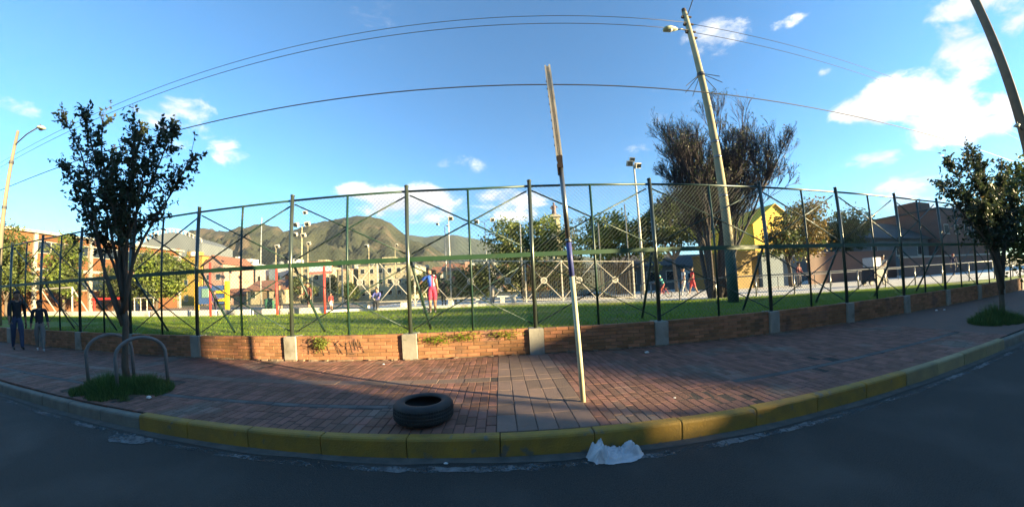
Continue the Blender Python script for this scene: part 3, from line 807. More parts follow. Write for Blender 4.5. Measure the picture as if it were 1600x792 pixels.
street_tree('street_tree', 'slim dark-leaved street tree behind two steel hoops, left', (-6.23, 3.72, 0), 1.35,
            [(-8.55, 3.6, 4.05), (-8.05, 3.3, 4.75), (-7.7, 4.2, 4.35), (-7.25, 3.6, 4.75), (-6.95, 3.1, 4.5), (-6.6, 4.0, 4.45), (-6.1, 3.5, 4.35), (-5.6, 3.9, 4.3), (-5.2, 3.5, 3.95), (-4.85, 3.8, 3.65), (-7.9, 3.7, 3.4), (-5.9, 3.2, 3.5), (-6.7, 3.9, 3.3)],
            4, leaf_s=.094, shoots=36, per=15, r0=.050, tip_share=.08, tip_z=4.35)
street_tree('street_tree', 'bushy dark street tree on the pavement at the far right', (11.3, 3.35, 0), .8,
            [(8.9, 3.5, 3.0), (9.6, 3.2, 3.35), (10.2, 3.8, 3.7), (10.8, 3.3, 3.55), (11.4, 3.7, 4.05), (12.0, 3.2, 3.6), (12.6, 3.7, 3.2), (9.4, 3.0, 2.4), (10.4, 3.1, 2.6), (11.6, 3.0, 2.7), (12.8, 3.4, 2.5), (9.9, 3.6, 2.9)],
            9, leaf_s=.10, shoots=46, per=15, tip_share=.05, r0=.06)

# grass growing in the tree pits
def tuft(name, label, cx, cy, rx, ry, n, hmin, hmax, seed):
    random.seed(seed)
    def gen():
        for _ in range(n):
            a = random.uniform(0, 2 * PI); r = random.random() ** .6
            x, y = cx + rx * r * math.cos(a), cy + ry * r * math.sin(a)
            nn = noise.noise((x * 2.3, y * 2.3, 1)) + .6 * noise.noise((x * 6, y * 6, 2))
            if nn < -.35 + .9 * (r - .75): continue
            h = random.uniform(hmin * .5, hmax) * (1.2 - .9 * r) * (.75 + .7 * nn)
            if h < .015: continue
            yield x, y, 0.0, h, random.uniform(.006, .014)
    return blades(name, gen(), M['blade_dark'], label)
tuft('long_grass', 'clump of long grass round the foot of the left street tree', -6.0, 3.45, 1.0, .62, 14000, .10, .34, 5)
tuft('long_grass', 'dark bushy grass at the foot of the far right street tree', 11.1, 3.4, .9, .55, 9000, .15, .55, 6)

bare_tree('bare_tree', 'large nearly leafless red-brown tree behind the leaning utility pole', (9.95, 12.5, .40),
          [((-.35, 0, 0), (-1.15, .3, 6.2), .13), ((-.2, .2, 0), (-.7, .8, 6.9), .12), ((.05, -.1, 0), (.9, -.4, 6.9), .14), ((.3, .1, 0), (1.6, .2, 6.8), .13),
           ((.45, 0, 0), (2.15, .6, 6.0), .12), ((-.4, -.2, 0), (-1.1, -.9, 4.8), .10), ((.4, -.2, 0), (2.2, -1.0, 5.0), .10), ((.1, .3, 0), (.3, 1.4, 6.6), .11), ((-.3, -.3, 0), (-1.3, -.5, 4.9), .10), ((.5, .1, 0), (2.2, -.4, 5.2), .10), ((.2, 0, 0), (1.4, .5, 5.6), .10)], 15, depth=5)

PT = 'trees beyond the park fence'
park_tree('park_tree', 'broad sunlit olive-green tree between the mountain and the statue tower', (2.0, 26, .4), [(-1.3, 0, 5.4, 2.0, 1.8, 1.6), (1.2, 0, 5.9, 2.4, 2.0, 1.4), (2.6, .3, 5.3, 1.9, 1.7, 1.4), (.4, 0, 4.3, 3.6, 2.0, .9)], 31, ('leaf_green', 'leaf_olive'), 120, 60, .17, group=PT)
park_tree('park_tree', 'bright green drooping tree beside the tall white floodlight pole', (9.8, 24, .4), [(-.6, 0, 5.3, 2.1, 1.9, 1.5), (1.5, 0, 4.6, 2.3, 1.9, 1.5), (3.0, -.3, 3.1, 1.0, 1.1, 1.3), (-1.6, 0, 4.2, 1.6, 1.5, 1.3)], 32, ('leaf_green', 'leaf_olive'), 130, 60, .17, group=PT)
park_tree('park_tree', 'grey-green wispy tree behind the statue tower side of the terrace', (8.6, 36, .4), [(0, 0, 6.5, 2.4, 1.8, 2.2), (1.0, 0, 8.2, 1.5, 1.2, 1.2)], 33, ('leaf_dark', 'leaf_olive'), 60, 30, .16, group=PT)
park_tree('park_tree', 'dark brownish tree with a pale forked trunk above the walkers', (13.9, 22, .4), [(-1.2, 0, 5.6, 1.5, 1.6, 1.7), (.6, 0, 6.4, 2.1, 1.8, 1.5), (2.0, 0, 5.2, 1.5, 1.5, 1.4), (.2, -.3, 4.5, 2.3, 1.5, .9)], 34, ('leaf_dark', 'leaf_olive'), 120, 60, .16, bark='bark_pale', group=PT)
park_tree('park_tree', 'tree with orange turning leaves in front of the yellow gable', (21.0, 18, .4), [(-1.4, 0, 3.3, 1.1, 1.1, 1.0), (.6, 0, 4.2, 1.6, 1.4, 1.4), (2.3, 0, 4.6, 1.7, 1.4, 1.7), (1.0, 0, 3.0, 2.0, 1.2, .8)], 35, ('leaf_orange', 'leaf_olive'), 120, 52, .15, group=PT)
park_tree('park_tree', 'small round dark tree left of the dark-roofed house', (34.3, 22, .4), [(0, 0, 5.2, 2.2, 2.0, 2.0), (-.4, 0, 4.2, 2.4, 2.0, 1.3)], 36, ('leaf_dark', 'leaf_olive'), 90, 50, .17, group=PT)
park_tree('park_tree', 'dense rounded green tree in front of the grey vaulted building', (-34.6, 24, .4), [(0, 0, 3.9, 3.6, 2.4, 2.0), (-1.5, 0, 4.6, 2.2, 2.0, 1.5), (1.8, 0, 3.4, 2.4, 2.0, 1.7), (0, -.3, 2.4, 3.6, 2.2, 1.3)], 37, ('leaf_olive', 'leaf_green'), 150, 60, .2, group=PT)
park_tree('park_tree', 'tall loose tree at the left edge beside the street lamp', (-40, 13.3, .4), [(0, 0, 5.0, 1.8, 1.9, 2.6), (.3, .3, 3.2, 1.7, 1.8, 1.8)], 38, ('leaf_olive', 'leaf_dark'), 90, 50, .18, group=PT)
park_tree('park_tree', 'feathery olive tree in front of the orange brick building', (-40, 18.0, .4), [(0, 0, 5.0, 1.6, 1.6, 2.3), (0, 0, 3.2, 1.8, 1.9, 1.6)], 39, ('leaf_olive', 'leaf_green'), 90, 50, .18, group=PT)
park_tree('park_tree', 'small dark tree behind the red play beam', (-37.5, 21.5, .4), [(0, 0, 3.0, 1.3, 1.3, 1.6)], 40, ('leaf_dark', 'leaf_dark'), 50, 50, .16, group=PT)
park_tree('park_tree', 'tall dark tree behind the far right street tree', (19.5, 4.6, .0), [(0, 0, 3.4, 1.8, 1.6, 1.6), (.5, 0, 2.2, 1.6, 1.4, 1.2)], 41, ('leaf_olive', 'leaf_dark'), 90, 50, .13, group=PT)
# dark hedge row behind the terrace railing
for i, (hx, hy, hz, hr) in enumerate(((-1.2, 24.5, 1.9, 1.5), (.9, 24, 2.0, 1.6), (3.2, 23.6, 2.1, 1.6), (5.4, 23.2, 2.0, 1.5), (-3.4, 26, 1.5, 1.3))):
    park_tree('hedge_shrub', ['dense dark shrub behind the soldier and the railing', 'dense dark shrub behind the man leaning on the bench', 'dense dark shrub below the statue tower',
              'dense dark shrub behind the sign pole end of the railing', 'low olive shrub behind the football player'][i], (hx, hy, .4),
              [(0, 0, hz, 1.5, 1.1, hr)], 50 + i, ('leaf_dark', 'leaf_olive'), 45, 60, .14, trunk_r=.06, group='shrubs behind the railing')

# ================================================================== STREET FURNITURE AND SMALL THINGS
# sign post: galvanised pole, blue wrap, bracket and a sign board seen exactly from its edge
sp_o = empty('sign_post', (0.91, 3.39, 0), label='leaning pale metal sign post with blue wrap and edge-on board', cat='sign post')
tilt = lambda z: Vector((-.045 * z, 0, z))
MB().tube([tilt(-.1), tilt(1.46)], .030, 16).build('pole', M['pole_paint'], sp_o, True)
MB().tube([tilt(1.46), tilt(1.87)], .031, 16).build('wrap', M['pole_blue'], sp_o, True)
MB().tube([tilt(1.87), tilt(2.80)], .029, 16).tube([tilt(1.86), tilt(1.90)], .036, 16).build('upper_pole', M['galv'], sp_o, True)
ax = (tilt(1) - tilt(0)).normalized(); rot = Vector((0, 0, 1)).rotation_difference(ax).to_matrix()
rz = Matrix.Rotation(-math.atan2(.75, 3.39), 3, 'Z')
RB = rot @ rz
MB().box(tilt(2.83), (.062, .08, .15), RB).box(tilt(2.74) + Vector((-.036, 0, 0)), (.012, .07, .12), RB).build('bracket', M['rust_dark'], sp_o)
bd = MB().box(tilt(3.53) + RB @ Vector((0, .045, 0)), (.034, .10, 1.26), RB)
for s in (-1, 1):
    bd.box(tilt(3.53) + RB @ Vector((s * .027, .04, 0)), (.020, .13, 1.27), RB)
board = bd.build('board', M['rust'], sp_o)
for k in range(9):
    MB().box(tilt(3.05 + .11 * k) + RB @ Vector((-.042, -.01, 0)), (.012, .014, .014), RB).build('bolt', M['rust_dark'], board)

# old tyre lying flat
prof = [(.205, .035), (.190, .020), (.200, .006), (.235, .0), (.275, .004), (.300, .020), (.309, .045), (.311, .060), (.304, .062), (.304, .070), (.312, .072), (.313, .096), (.306, .098), (.306, .106), (.313, .108),
        (.312, .132), (.304, .134), (.304, .142), (.311, .144), (.309, .160), (.300, .184), (.275, .200), (.235, .205), (.200, .199), (.190, .184), (.205, .170), (.262, .150), (.280, .10), (.262, .055)]
ty = MB().lathe(prof, n=56, close=True)
tyre = empty('tyre', (-0.875, 3.12, .004), label='worn black car tyre lying flat on the pavement by the kerb', cat='tyre')
ty.build('carcass', M['rubber'], tyre, True)
tr = MB()
for k in range(70):
    a = 2 * PI * k / 70
    for z, s in ((.084, 1), (.120, -1)):
        tr.box((.3135 * math.cos(a), .3135 * math.sin(a), z), (.008, .017, .022), Matrix.Rotation(a, 3, 'Z') @ Matrix.Rotation(.35 * s, 3, 'X'))
    for z in (.052, .152): tr.box((.310 * math.cos(a), .310 * math.sin(a), z), (.010, .018, .022), Matrix.Rotation(a, 3, 'Z'))
tr.build('tread', M['rubber'], tyre)
tyre.rotation_euler = (R(-3.0), R(1.0), 0)

# crumpled white plastic bag in the gutter
def crumple(lobes, seed, n=5):
    bm = bmesh.new(); out = MB()
    for (cx, cy, cz, rx, ry, rz_) in lobes:
        b2 = bmesh.new(); bmesh.ops.create_icosphere(b2, subdivisions=n, radius=1)
        vs = []
        for v in b2.verts:
            d = v.co.normalized()
            cell = noise.voronoi((d * 2.1 + Vector((seed, cx * 9, 0))))[0]
            k = .98 + .26 * noise.noise(d * 1.5 + Vector((seed, 0, cx * 5))) - .34 * abs(noise.noise(d * 2.6 + Vector((cx * 7, seed, 0)))) - .16 * abs(noise.noise(d * 6 + Vector((seed, 2, 0))))
            p = Vector((d.x * rx, d.y * ry, d.z * rz_)) * k + Vector((cx, cy, cz)); p.z = max(p.z, .003 + .004 * noise.noise(d * 8))
            vs.append(p)
        out.add(vs, [tuple(v.index for v in f.verts) for f in b2.faces]); b2.free()
    bm.free(); return out
def film_bag(lobes, L, Wd, nx, ny, seed):
    """a thin plastic bag lying collapsed: a closed crumpled skin, upper sheet creased, lower sheet flat on the road"""
    b = MB(); up = []; n = nx + 1
    for j in range(ny + 1):
        for i in range(nx + 1):
            u, v = i / nx * 2 - 1, j / ny * 2 - 1
            # squircle outline with a torn, wavy hem
            rr = 1 + .10 * noise.noise((u * 2.2 + seed, v * 2.2, 3)) + .05 * noise.noise((u * 6, v * 6 + seed, 1))
            x, y = u * L / 2 * math.sqrt(1 - .38 * v * v) * rr, v * Wd / 2 * math.sqrt(1 - .38 * u * u) * rr
            env = 0
            for (cx, cy, rx, ry, hh) in lobes:
                q = ((x - cx) / rx) ** 2 + ((y - cy) / ry) ** 2; env = max(env, hh * max(0, 1 - q) ** .55)
            p = Vector((x * 13 + seed, y * 13, 0)); q = p + Vector((noise.noise(p * .6), noise.noise(p * .6 + Vector((5, 1, 0))), 0)) * .9
            f1 = noise.voronoi(q * .62)[0]; f2 = noise.voronoi(q * 1.5 + Vector((3, 3, 0)))[0]
            crease = min(1.0, f1[1] - f1[0]) * .70 + min(1.0, f2[1] - f2[0]) * .60
            edge = max(abs(u), abs(v)); k = max(0.0, 1 - edge ** 6)
            z = (.010 + env * (.42 + .95 * crease) + .030 * crease) * k + .002
            up.append((x + (crease - .4) * .02, y + (crease - .4) * .015 + env * .12, z))
    b.add(up, [(j * n + i, j * n + i + 1, (j + 1) * n + i + 1, (j + 1) * n + i) for j in range(ny) for i in range(nx)])
    return b
bag = film_bag([(-.15, .01, .10, .13, .155), (-.05, -.02, .12, .10, .07), (.06, .0, .13, .10, .055), (.17, .03, .085, .10, .135)], .50, .26, 60, 34, 4.4)
tag(bag.build('plastic_bag', M['plastic'], loc=(0.955, 2.50, ROAD_Z + .004)), 'crumpled white plastic bag in the gutter below the kerb', 'bag')

# two inverted-U steel hoops round the tree
def hoop(x0, y0, x1, y1, h, label):
    pts = []; 
    for i in range(15):
        a = PI * i / 14; c = .5 - .5 * math.cos(a)
        pts.append((x0 + (x1 - x0) * c, y0 + (y1 - y0) * c, h - .30 + .30 * math.sin(a)))
    pts = [(x0, y0, -.05)] + pts + [(x1, y1, -.05)]
    b = MB().tube(pts, .028, 10); o = b.build('bicycle_hoop', mat('grey_hoop_paint', (.19, .185, .18), (.13, .127, .125), rough=.55), smooth=True)
    return tag(o, label, 'bike hoop', 'steel hoops round the left street tree')
hoop(-5.85, 3.32, -5.52, 3.95, .80, 'grey steel hoop right of the left street tree, nearer one')
hoop(-6.95, 3.45, -6.75, 4.15, .80, 'grey steel hoop left of the left street tree, farther one')

# weed growing out of the wall
random.seed(77); vs = []; fs = []; rnd = random.Random(77)
for _ in range(420):
    p = Vector((rnd.gauss(0, .085), rnd.uniform(-.09, .02), rnd.gauss(0, .075)))
    leaf(vs, fs, p, rdir(rnd) + Vector((0, -.4, .1)), rnd.uniform(.025, .05), rnd)
weed = empty('weed', (-3.78, 5.98, .37), label='small green weed growing out of the brick wall', cat='plant')
leaf_obj('leaves', vs, fs, [M['leaf_green']], weed)
sb = MB()
for k in range(6):
    sb.tube([(rnd.uniform(-.02, .02), .03, -.02), (rnd.uniform(-.1, .1), -.05, rnd.uniform(-.03, .12))], .004, 3)
sb.build('stem', M['twig'], weed)
for (wx, wz, n, g) in ((-1.35, .40, 260, 'upper weed'), (-.75, .43, 260, 'b'), (.05, .44, 240, 'c')):
    vs = []; fs = []
    for _ in range(n):
        leaf(vs, fs, Vector((rnd.gauss(0, .17), rnd.uniform(-.06, .05), rnd.gauss(0, .04))), rdir(rnd) + Vector((0, -.3, -.3)), rnd.uniform(.03, .07), rnd, .25)
    w = leaf_obj('hanging_grass', vs, fs, [M['blade']], None); w.location = (wx, 5.98, wz)
    tag(w, {'upper weed': 'tuft of grass hanging over the wall just right of the middle sunlit pier', 'b': 'tuft of grass hanging over the wall midway between the two right sunlit piers', 'c': 'tuft of grass over the wall next to the shaded pier left of the sign post'}[g], 'grass', 'grass tufts hanging over the brick wall')

# litter
def litter(x, y, z, s, label, seed, col=(.7, .7, .68)):
    o = crumple([(0, 0, s * .25, s, s * .7, s * .5)], seed, 2).build('litter', flat(col, .6), loc=(x, y, z)); tag(o, label, 'litter', 'scraps of litter')
litter(12.9, 5.55, 0, .06, 'white paper scrap on the pavement at the far right wall', 1.1)
litter(13.2, 5.45, 0, .05, 'second white paper scrap beside the far right wall', 2.3)
litter(2.75, 5.45, 0, .05, 'pale paper scrap on the pavement right of the sign post', 3.3)
litter(-5.0, 3.25, 0, .05, 'small white scrap beside the long grass clump', 4.3)
litter(-2.3, 5.6, 0, .03, 'tiny pale scrap by the wall near the middle pier', 5.1)
litter(1.95, 3.2, 0, .018, 'tiny white speck on the red paving near the kerb', 6.1)
litter(-.55, 2.55, ROAD_Z, .022, 'tiny white speck in the gutter left of the bag', 7.1)

# ------------------------------------------------------------------ utility poles, lamps and wires
def sagwire(name, label, p, q, sag, r, group=None):
    p, q = Vector(p), Vector(q); pts = []
    for i in range(41):
        t = i / 40; v = p.lerp(q, t); v.z -= sag * 4 * t * (1 - t); pts.append(v)
    o = MB().tube(pts, r, 5).build(name, M['cable'], smooth=True); return tag(o, label, 'cable', group)
def lamp_head(parent, p, d, s=1.0, cover=True):
    """cobra-head luminaire: body, lens, photocell; d = horizontal direction it points in"""
    d = Vector((d[0], d[1], -.25)).normalized(); u = Vector((0, 0, 1)); r_ = d.cross(u).normalized(); u = r_.cross(d)
    b = MB(); L = .62 * s; secs = [(0, .05, .05), (.12, .10, .08), (.35, .15, .11), (.55, .14, .09), (.62, .06, .04)]
    base = []; n = 10; vs = []
    for t, w, h in secs:
        for k in range(n):
            a = 2 * PI * k / n
            vs.append(Vector(p) + d * t * s + r_ * math.cos(a) * w * s + u * (math.sin(a) * h * s * (1 if math.sin(a) > 0 else .45)))
    fs = [(i * n + k, i * n + (k + 1) % n, (i + 1) * n + (k + 1) % n, (i + 1) * n + k) for i in range(len(secs) - 1) for k in range(n)] + [tuple(range(n))[::-1], tuple(range((len(secs) - 1) * n, len(secs) * n))]
    b.add(vs, fs)
    h_ = b.build('lamp_head', mat('lamp_housing', (.42, .44, .30), (.34, .36, .26), rough=.5), parent, True)
    MB().ball(Vector(p) + d * .36 * s - u * .04 * s, .10 * s, 10, sc=(1, 1, .6)).build('lens', flat((.5, .5, .48), .25), h_, True)
    MB().tube([Vector(p) + d * .2 * s + u * .09 * s, Vector(p) + d * .2 * s + u * .15 * s], .03 * s, 8).build('photocell', M['black'], h_)
    return h_
UP = (8.35, 9.62)
up = empty('utility_pole', (UP[0], UP[1], .4), label='tall concrete utility pole with street lamp and spiked collar in front of the bare tree', cat='utility pole')
LX = -.012
shaft = MB().tube([(LX * z - 0, 0, z) for z in (-.2, 3, 6, 9, 12.15)], [.185, .16, .14, .125, .105], 14).build('shaft', M['pole_conc'], up, True)
MB().tube([(0, 0, -.1), (LX * 2.0, 0, 2.0)], [.195, .178], 14).build('painted_base', M['pole_green'], up, True)
for z in (1.2, 3.9, 5.4, 6.0): MB().tube([(LX * z, 0, z), (LX * (z + .10), 0, z + .10)], .172 - .004 * z, 14).build('strap', M['galv'], up, True)
col_ = MB()
for k in range(9):
    a = 2 * PI * k / 9 + .2
    col_.tube([(LX * 8.6 + .10 * math.cos(a), .10 * math.sin(a), 8.95), (LX * 8.6 + .72 * math.cos(a), .72 * math.sin(a), 8.45)], .014, 5)
col_.tube([(LX * 8.9, 0, 8.88), (LX * 8.9, 0, 9.02)], .15, 14)
col_.build('spiked_collar', M['dark_metal'], up)
for z in (11.85, 11.45, 11.05, 10.75): MB().box((LX * z + (-.12 if z > 11 else .1), 0, z), (.16, .1, .09)).build('bracket', M['rust_dark'], up); MB().tube([(LX * z + .11, -.05, z), (LX * z + .22, -.05, z)], .045, 8).build('insulator', M['rust_dark'], up)
tp = MB().tube([(LX * 12.1, 0, 12.1), (LX * 12.1, 0, 12.3)], [.11, .09], 12)
tp.build('pole_cap', M['rust_dark'], up)
MB().tube([(-.15, 0, 11.1), (-.55, -.05, 11.12), (-.85, -.1, 10.98)], .028, 8).build('lamp_arm', M['galv'], up, True)
lamp_head(up, (-.80, -.1, 11.0), (-1, -.15), 1.15)
MB().tube([(-.1, -.1, 11.9), (.35, -1.6, 13.6)], .02, 5).build('riser', M['cable'], up)

lp = empty('street_lamp', (-22.0, 7.0, .4), label='slim pale street lamp with an arm at the left edge', cat='street lamp')
MB().tube([(0, 0, -.2), (0, 0, 8.9)], [.13, .07], 12).build('shaft', M['lamp_tan'], lp, True)
for z in (5.2, 7.3): MB().tube([(0, 0, z), (0, 0, z + .12)], .115, 12).build('strap', M['dark_metal'], lp)
MB().tube([(0, 0, 8.2), (1.2, 0, 8.45), (2.3, 0, 8.5)], .03, 8).build('lamp_arm', M['galv'], lp, True)
lamp_head(lp, (2.3, 0, 8.48), (1, 0), 1.1)

rp = empty('utility_pole', (13.9, 2.98, -.02), label='dark utility pole at the right edge of the view', cat='utility pole')
MB().tube([(0, 0, -.2), (.05, 0, 5), (.12, 0, 10.5)], [.16, .14, .12], 14).build('shaft', M['wood'], rp, True)
MB().tube([(.05, 0, 4.7), (-.35, 0, 4.85)], .02, 6).build('lamp_arm', M['dark_metal'], rp)
lamp_head(rp, (-.3, 0, 4.85), (-1, 0), .55)

WG = 'overhead cables along the street'
sagwire('overhead_cable', 'uppermost thin cable running left from the utility pole top', (-90, 12.0, 12.2), (8.2, 9.55, 11.9), .5, .012, WG)
sagwire('overhead_cable', 'thin cable just below the uppermost one, running left from the pole', (-90, 12.0, 11.6), (8.2, 9.55, 11.5), .4, .013, WG)
sagwire('overhead_cable', 'uppermost thin cable running right from the utility pole top', (8.4, 9.6, 11.9), (60, 9.0, 11.3), .3, .011, WG)
sagwire('overhead_cable', 'second thin cable running right from the utility pole top', (8.4, 9.6, 11.45), (60, 9.0, 10.7), .3, .011, WG)
sagwire('overhead_cable', 'thick dark cable crossing the whole view behind the sign board', (-95, 9.0, 8.9), (60, 9.0, 8.7), .75, .020, WG)

# ================================================================== PARK FURNITURE
# terrace railing: pale posts and rails, crossed diagonals meeting in a round medallion
RX = [-9.2, -7.05, -4.88, -2.82, -0.58, 1.50, 3.60, 5.58, 7.86]
rail = empty('metal_railing', (0, 16.8, 0), label='pale metal railing with crossed bars and round medallions behind the lawn', cat='railing')
rz_top = lambda x: 2.96 - .045 * x; rz_bot = lambda x: .66 - .02 * x
for x in RX: MB().bbox((0, 0, 0), (.07, .07, rz_top(x) + .05 - .4), .004).build('post', M['white_metal'], rail, loc=(x, 0, (rz_top(x) + .05 + .4) / 2))
for xa, xb in zip(RX, RX[1:]):
    xm = (xa + xb) / 2; zm = (rz_top(xm) + rz_bot(xm)) / 2
    for f, nm in ((rz_top, 'top_rail'), (rz_bot, 'bottom_rail')):
        MB().tube([(xa + .03, 0, f(xa)), (xb - .03, 0, f(xb))], .028, 6).build(nm, M['white_metal'], rail)
    for (x, f) in ((xa, rz_top), (xb, rz_top), (xa, rz_bot), (xb, rz_bot)):
        sgn = 1 if x == xa else -1
        p = Vector((x + sgn * .05, -.01, f(x) + (-.05 if f is rz_top else .05))); c = Vector((xm, -.01, zm)); d = (p - c).normalized()
        MB().tube([p, c + d * .17], .021, 6).build('diagonal', M['white_metal'], rail)
    md = MB().lathe([(.12, -.02), (.19, -.02), (.19, .02), (.12, .02)], (xm, -.01, zm), 20, rot=Matrix.Rotation(PI / 2, 3, 'X'), close=True)
    for k in range(4): md.box((xm, -.01, zm), (.30, .016, .03), Matrix.Rotation(k * PI / 4, 3, 'Y'))
    md.build('medallion', M['white_metal'], rail)
# dark slatted screen behind the right half of the railing
scr = empty('slatted_screen', (0, 18.2, 0), label='dark vertical slatted screen behind the right half of the railing', cat='screen')
sl_me = MB().box((0, 0, 1.55), (.038, .03, 2.2)).mesh('slat', mat('dark_slat', (.034, .028, .022), (.022, .02, .016), rough=.8, objvar=.3))
for i in range(62): link('slat', sl_me, scr, (1.4 + i * .115, 0, 0))
MB().box((4.95, .04, .75), (7.2, .04, .07)).box((4.95, .04, 2.35), (7.2, .04, .07)).build('cross_rail', M['dark_metal'], scr)
# concrete benches
def bench(name, label, x0, x1, y, top, m_top, legs, group='concrete benches along the terrace'):
    o = empty(name, ((x0 + x1) / 2, y, .45), label=label, cat='bench', group=group)
    L = x1 - x0
    MB().bbox((0, 0, top - .45 - .04), (L, .45, .08), .01).build('seat', m_top, o)
    for lx in legs: MB().bbox((lx, 0, (top - .45 - .08) / 2), (.24, .36, top - .45 - .085), .01).build('leg', M['concrete_pale'], o)
    return o
bench('park_bench', 'long concrete bench left of the football player', -7.9, -5.0, 16.35, .96, M['concrete'], (-1.1, 1.05))
bench('park_bench', 'long low bench right of the football player beneath the soldier', -3.0, -1.0, 16.25, .97, M['concrete'], (-.75, .75))
bench('park_bench', 'short solid concrete bench right of the leaning man', -.2, .9, 15.75, .98, M['concrete_pale'], (-.25, .35))
# handrail on the right along the walkway
hr = empty('handrail', (0, 0, 0), label='tubular steel handrail along the walkway on the right', cat='handrail')
hx = [6.95, 8.1, 9.6, 11.3, 13.0, 14.7, 16.3, 18.0, 19.8, 21.6, 23.5, 25.5, 28, 31, 35, 40]
hp = [Vector((x, interp(x, LAWN_FAR) + .12, .46)) for x in hx]
for p in hp: MB().tube([p, p + Vector((0, 0, .9))], .03, 8).tube([p, p + Vector((0, 0, .05))], [.06, .05], 8).build('post', M['galv'], hr, True)
MB().tube([hp[0] + Vector((-.0, 0, .1))] + [hp[0] + Vector((0, 0, .80)), hp[0] + Vector((.12, -.02, .90))] + [p + Vector((0, 0, .92)) for p in hp[1:]], .028, 8).build('top_rail', M['galv'], hr, True)
MB().tube([hp[0] + Vector((-.35, .3, 0)), hp[0] + Vector((-.35, .3, .75)), hp[0] + Vector((-.2, .2, .88)), hp[0] + Vector((.1, 0, .9))], .026, 8).build('end_loop', M['galv'], hr, True)
# a second, lower rail of the far terrace
hr2 = empty('handrail', (0, 0, 0), label='farther low handrail in front of the blue-grey wall', cat='handrail')
for i in range(10): MB().tube([(15.0 + 1.6 * i, 15.2, .46), (15.0 + 1.6 * i, 15.2, 1.25)], .025, 6).build('post', M['galv'], hr2)
MB().tube([(14.6, 15.2, 1.27), (30, 15.2, 1.30)], .025, 6).build('top_rail', M['galv'], hr2)
# red playground posts
for i, (x, top, lab) in enumerate(((-15.33, 3.3, 'tall red post beside the blue and yellow play panel'), (-11.35, 2.78, 'red post left of the fence post nearest the man in black'), (-8.63, 2.77, 'red post nearest the lawn edge, right of the man in black'))):
    o = empty('red_post', (x, 14.0 if i else 13.6, .4), label=lab, cat='post', group='red playground posts')
    MB().tube([(0, 0, -.1), (0, 0, top - .4)], .06, 10).build('shaft', M['red_metal'], o, True)
    MB().ball((0, 0, top - .4), .062, 8).build('cap', M['red_metal'], o, True)
o = empty('play_beam', (-29.2, 16.2, .4), label='red horizontal play beam on posts behind the low wall, left', cat='play frame')
MB().box((0, 0, 1.25), (4.4, .12, .16)).build('beam', M['red_metal'], o)
for x in (-1.9, 1.9): MB().box((x, 0, .6), (.12, .12, 1.2)).build('post', M['red_metal'], o)
o = empty('football_goal', (-37.4, 16.2, .4), label='white football goal at the far left beyond the fence', cat='goal')
for x in (-2.9, 2.9): MB().tube([(x, 0, 0), (x, 0, 2.25)], .07, 8).build('goal_post', M['white_metal'], o)
MB().tube([(-2.9, 0, 2.25), (2.9, 0, 2.25)], .07, 8).build('crossbar', M['white_metal'], o)
for x in (-2.9, 2.9): MB().tube([(x, 0, 2.25), (x, 1.4, 0)], .05, 6).build('stay', M['white_metal'], o)
# blue and yellow play unit
o = empty('play_unit', (-22.4, 20, .4), label='playground unit with blue panel and yellow frame', cat='play unit')
MB().box((0, 0, 1.35), (2.9, .08, 1.4)).build('panel', flat((.06, .13, .33), .5), o)
for x in (-1.6, 1.6): MB().box((x, 0, 1.2), (.26, .22, 2.3)).build('post', flat((.75, .50, .03), .5), o)
MB().box((.9, -.1, 1.55), (1.0, .1, .22)).box((.9, -.1, .95), (1.0, .1, .22)).build('step', flat((.75, .50, .03), .5), o)
MB().box((-.6, -.06, 1.5), (.7, .05, .7)).build('window_panel', flat((.22, .38, .30), .5), o)
# basketball hoop frame of the court
o = empty('basketball_hoop', (-26.4, 30, .4), label='thin tall court pole left of the sunlit fence post', cat='pole')
MB().tube([(0, 0, 0), (0, 0, 10)], [.09, .05], 8).build('shaft', M['galv'], o)
o = empty('bicycle_rack', (-27.5, 18, .4), label='white tubular frame behind the low wall near the green tree', cat='rack')
for x in (-1.2, -.4, .4, 1.2): MB().tube([(x, 0, 0), (x, 0, 1.25)], .04, 6).build('post', M['white_metal'], o)
MB().tube([(-1.3, 0, 1.25), (1.3, 0, 1.25)], .045, 6).build('bar', M['white_metal'], o)
# waste bin
o = empty('waste_bin', (-14.0, 16.6, .4), label='green waste bin on the court beyond the low wall', cat='bin')
MB().lathe([(.0, .0), (.26, .0), (.30, .85), (.28, .85), (.25, .05), (0, .05)], n=14).build('bucket', flat((.05, .16, .09), .5), o, True)
MB().lathe([(.31, .84), (.31, .90), (.0, .96)], n=14).build('lid', flat((.04, .13, .08), .5), o, True)

# floodlights and lamp posts of the park
def flood_pole(name, label, x, y, h, heads, r=.10, m='white_metal', group='lamp posts of the park'):
    o = empty(name, (x, y, .4), label=label, cat='lamp post', group=group)
    MB().tube([(0, 0, -.1), (0, 0, h)], [r, r * .55], 10).build('shaft', M[m], o, True)
    for k, (dx, dz, s) in enumerate(heads):
        MB().tube([(0, 0, h + dz - .12), (dx * .6, 0, h + dz)], .025 * max(1, s), 6).build('arm', M['galv'], o)
        hh = MB().box((dx, -.05, h + dz), (.42 * s, .22 * s, .34 * s), Matrix.Rotation(.5, 3, 'X') @ Matrix.Rotation(.3 if dx > 0 else -.3, 3, 'Z')).build('floodlight', M['white_metal'], o)
        MB().box((dx, -.05 - .13 * s, h + dz - .07 * s), (.36 * s, .02, .26 * s), Matrix.Rotation(.5, 3, 'X')).build('glass', M['glass'], hh)
    return o
flood_pole('floodlight_pole', 'tall white pole with two floodlights beside the bright green tree', 10.05, 20, 9.4, [(-.32, .15, 1.1), (.28, .0, 1.1), (-.1, .45, .9)], .11)
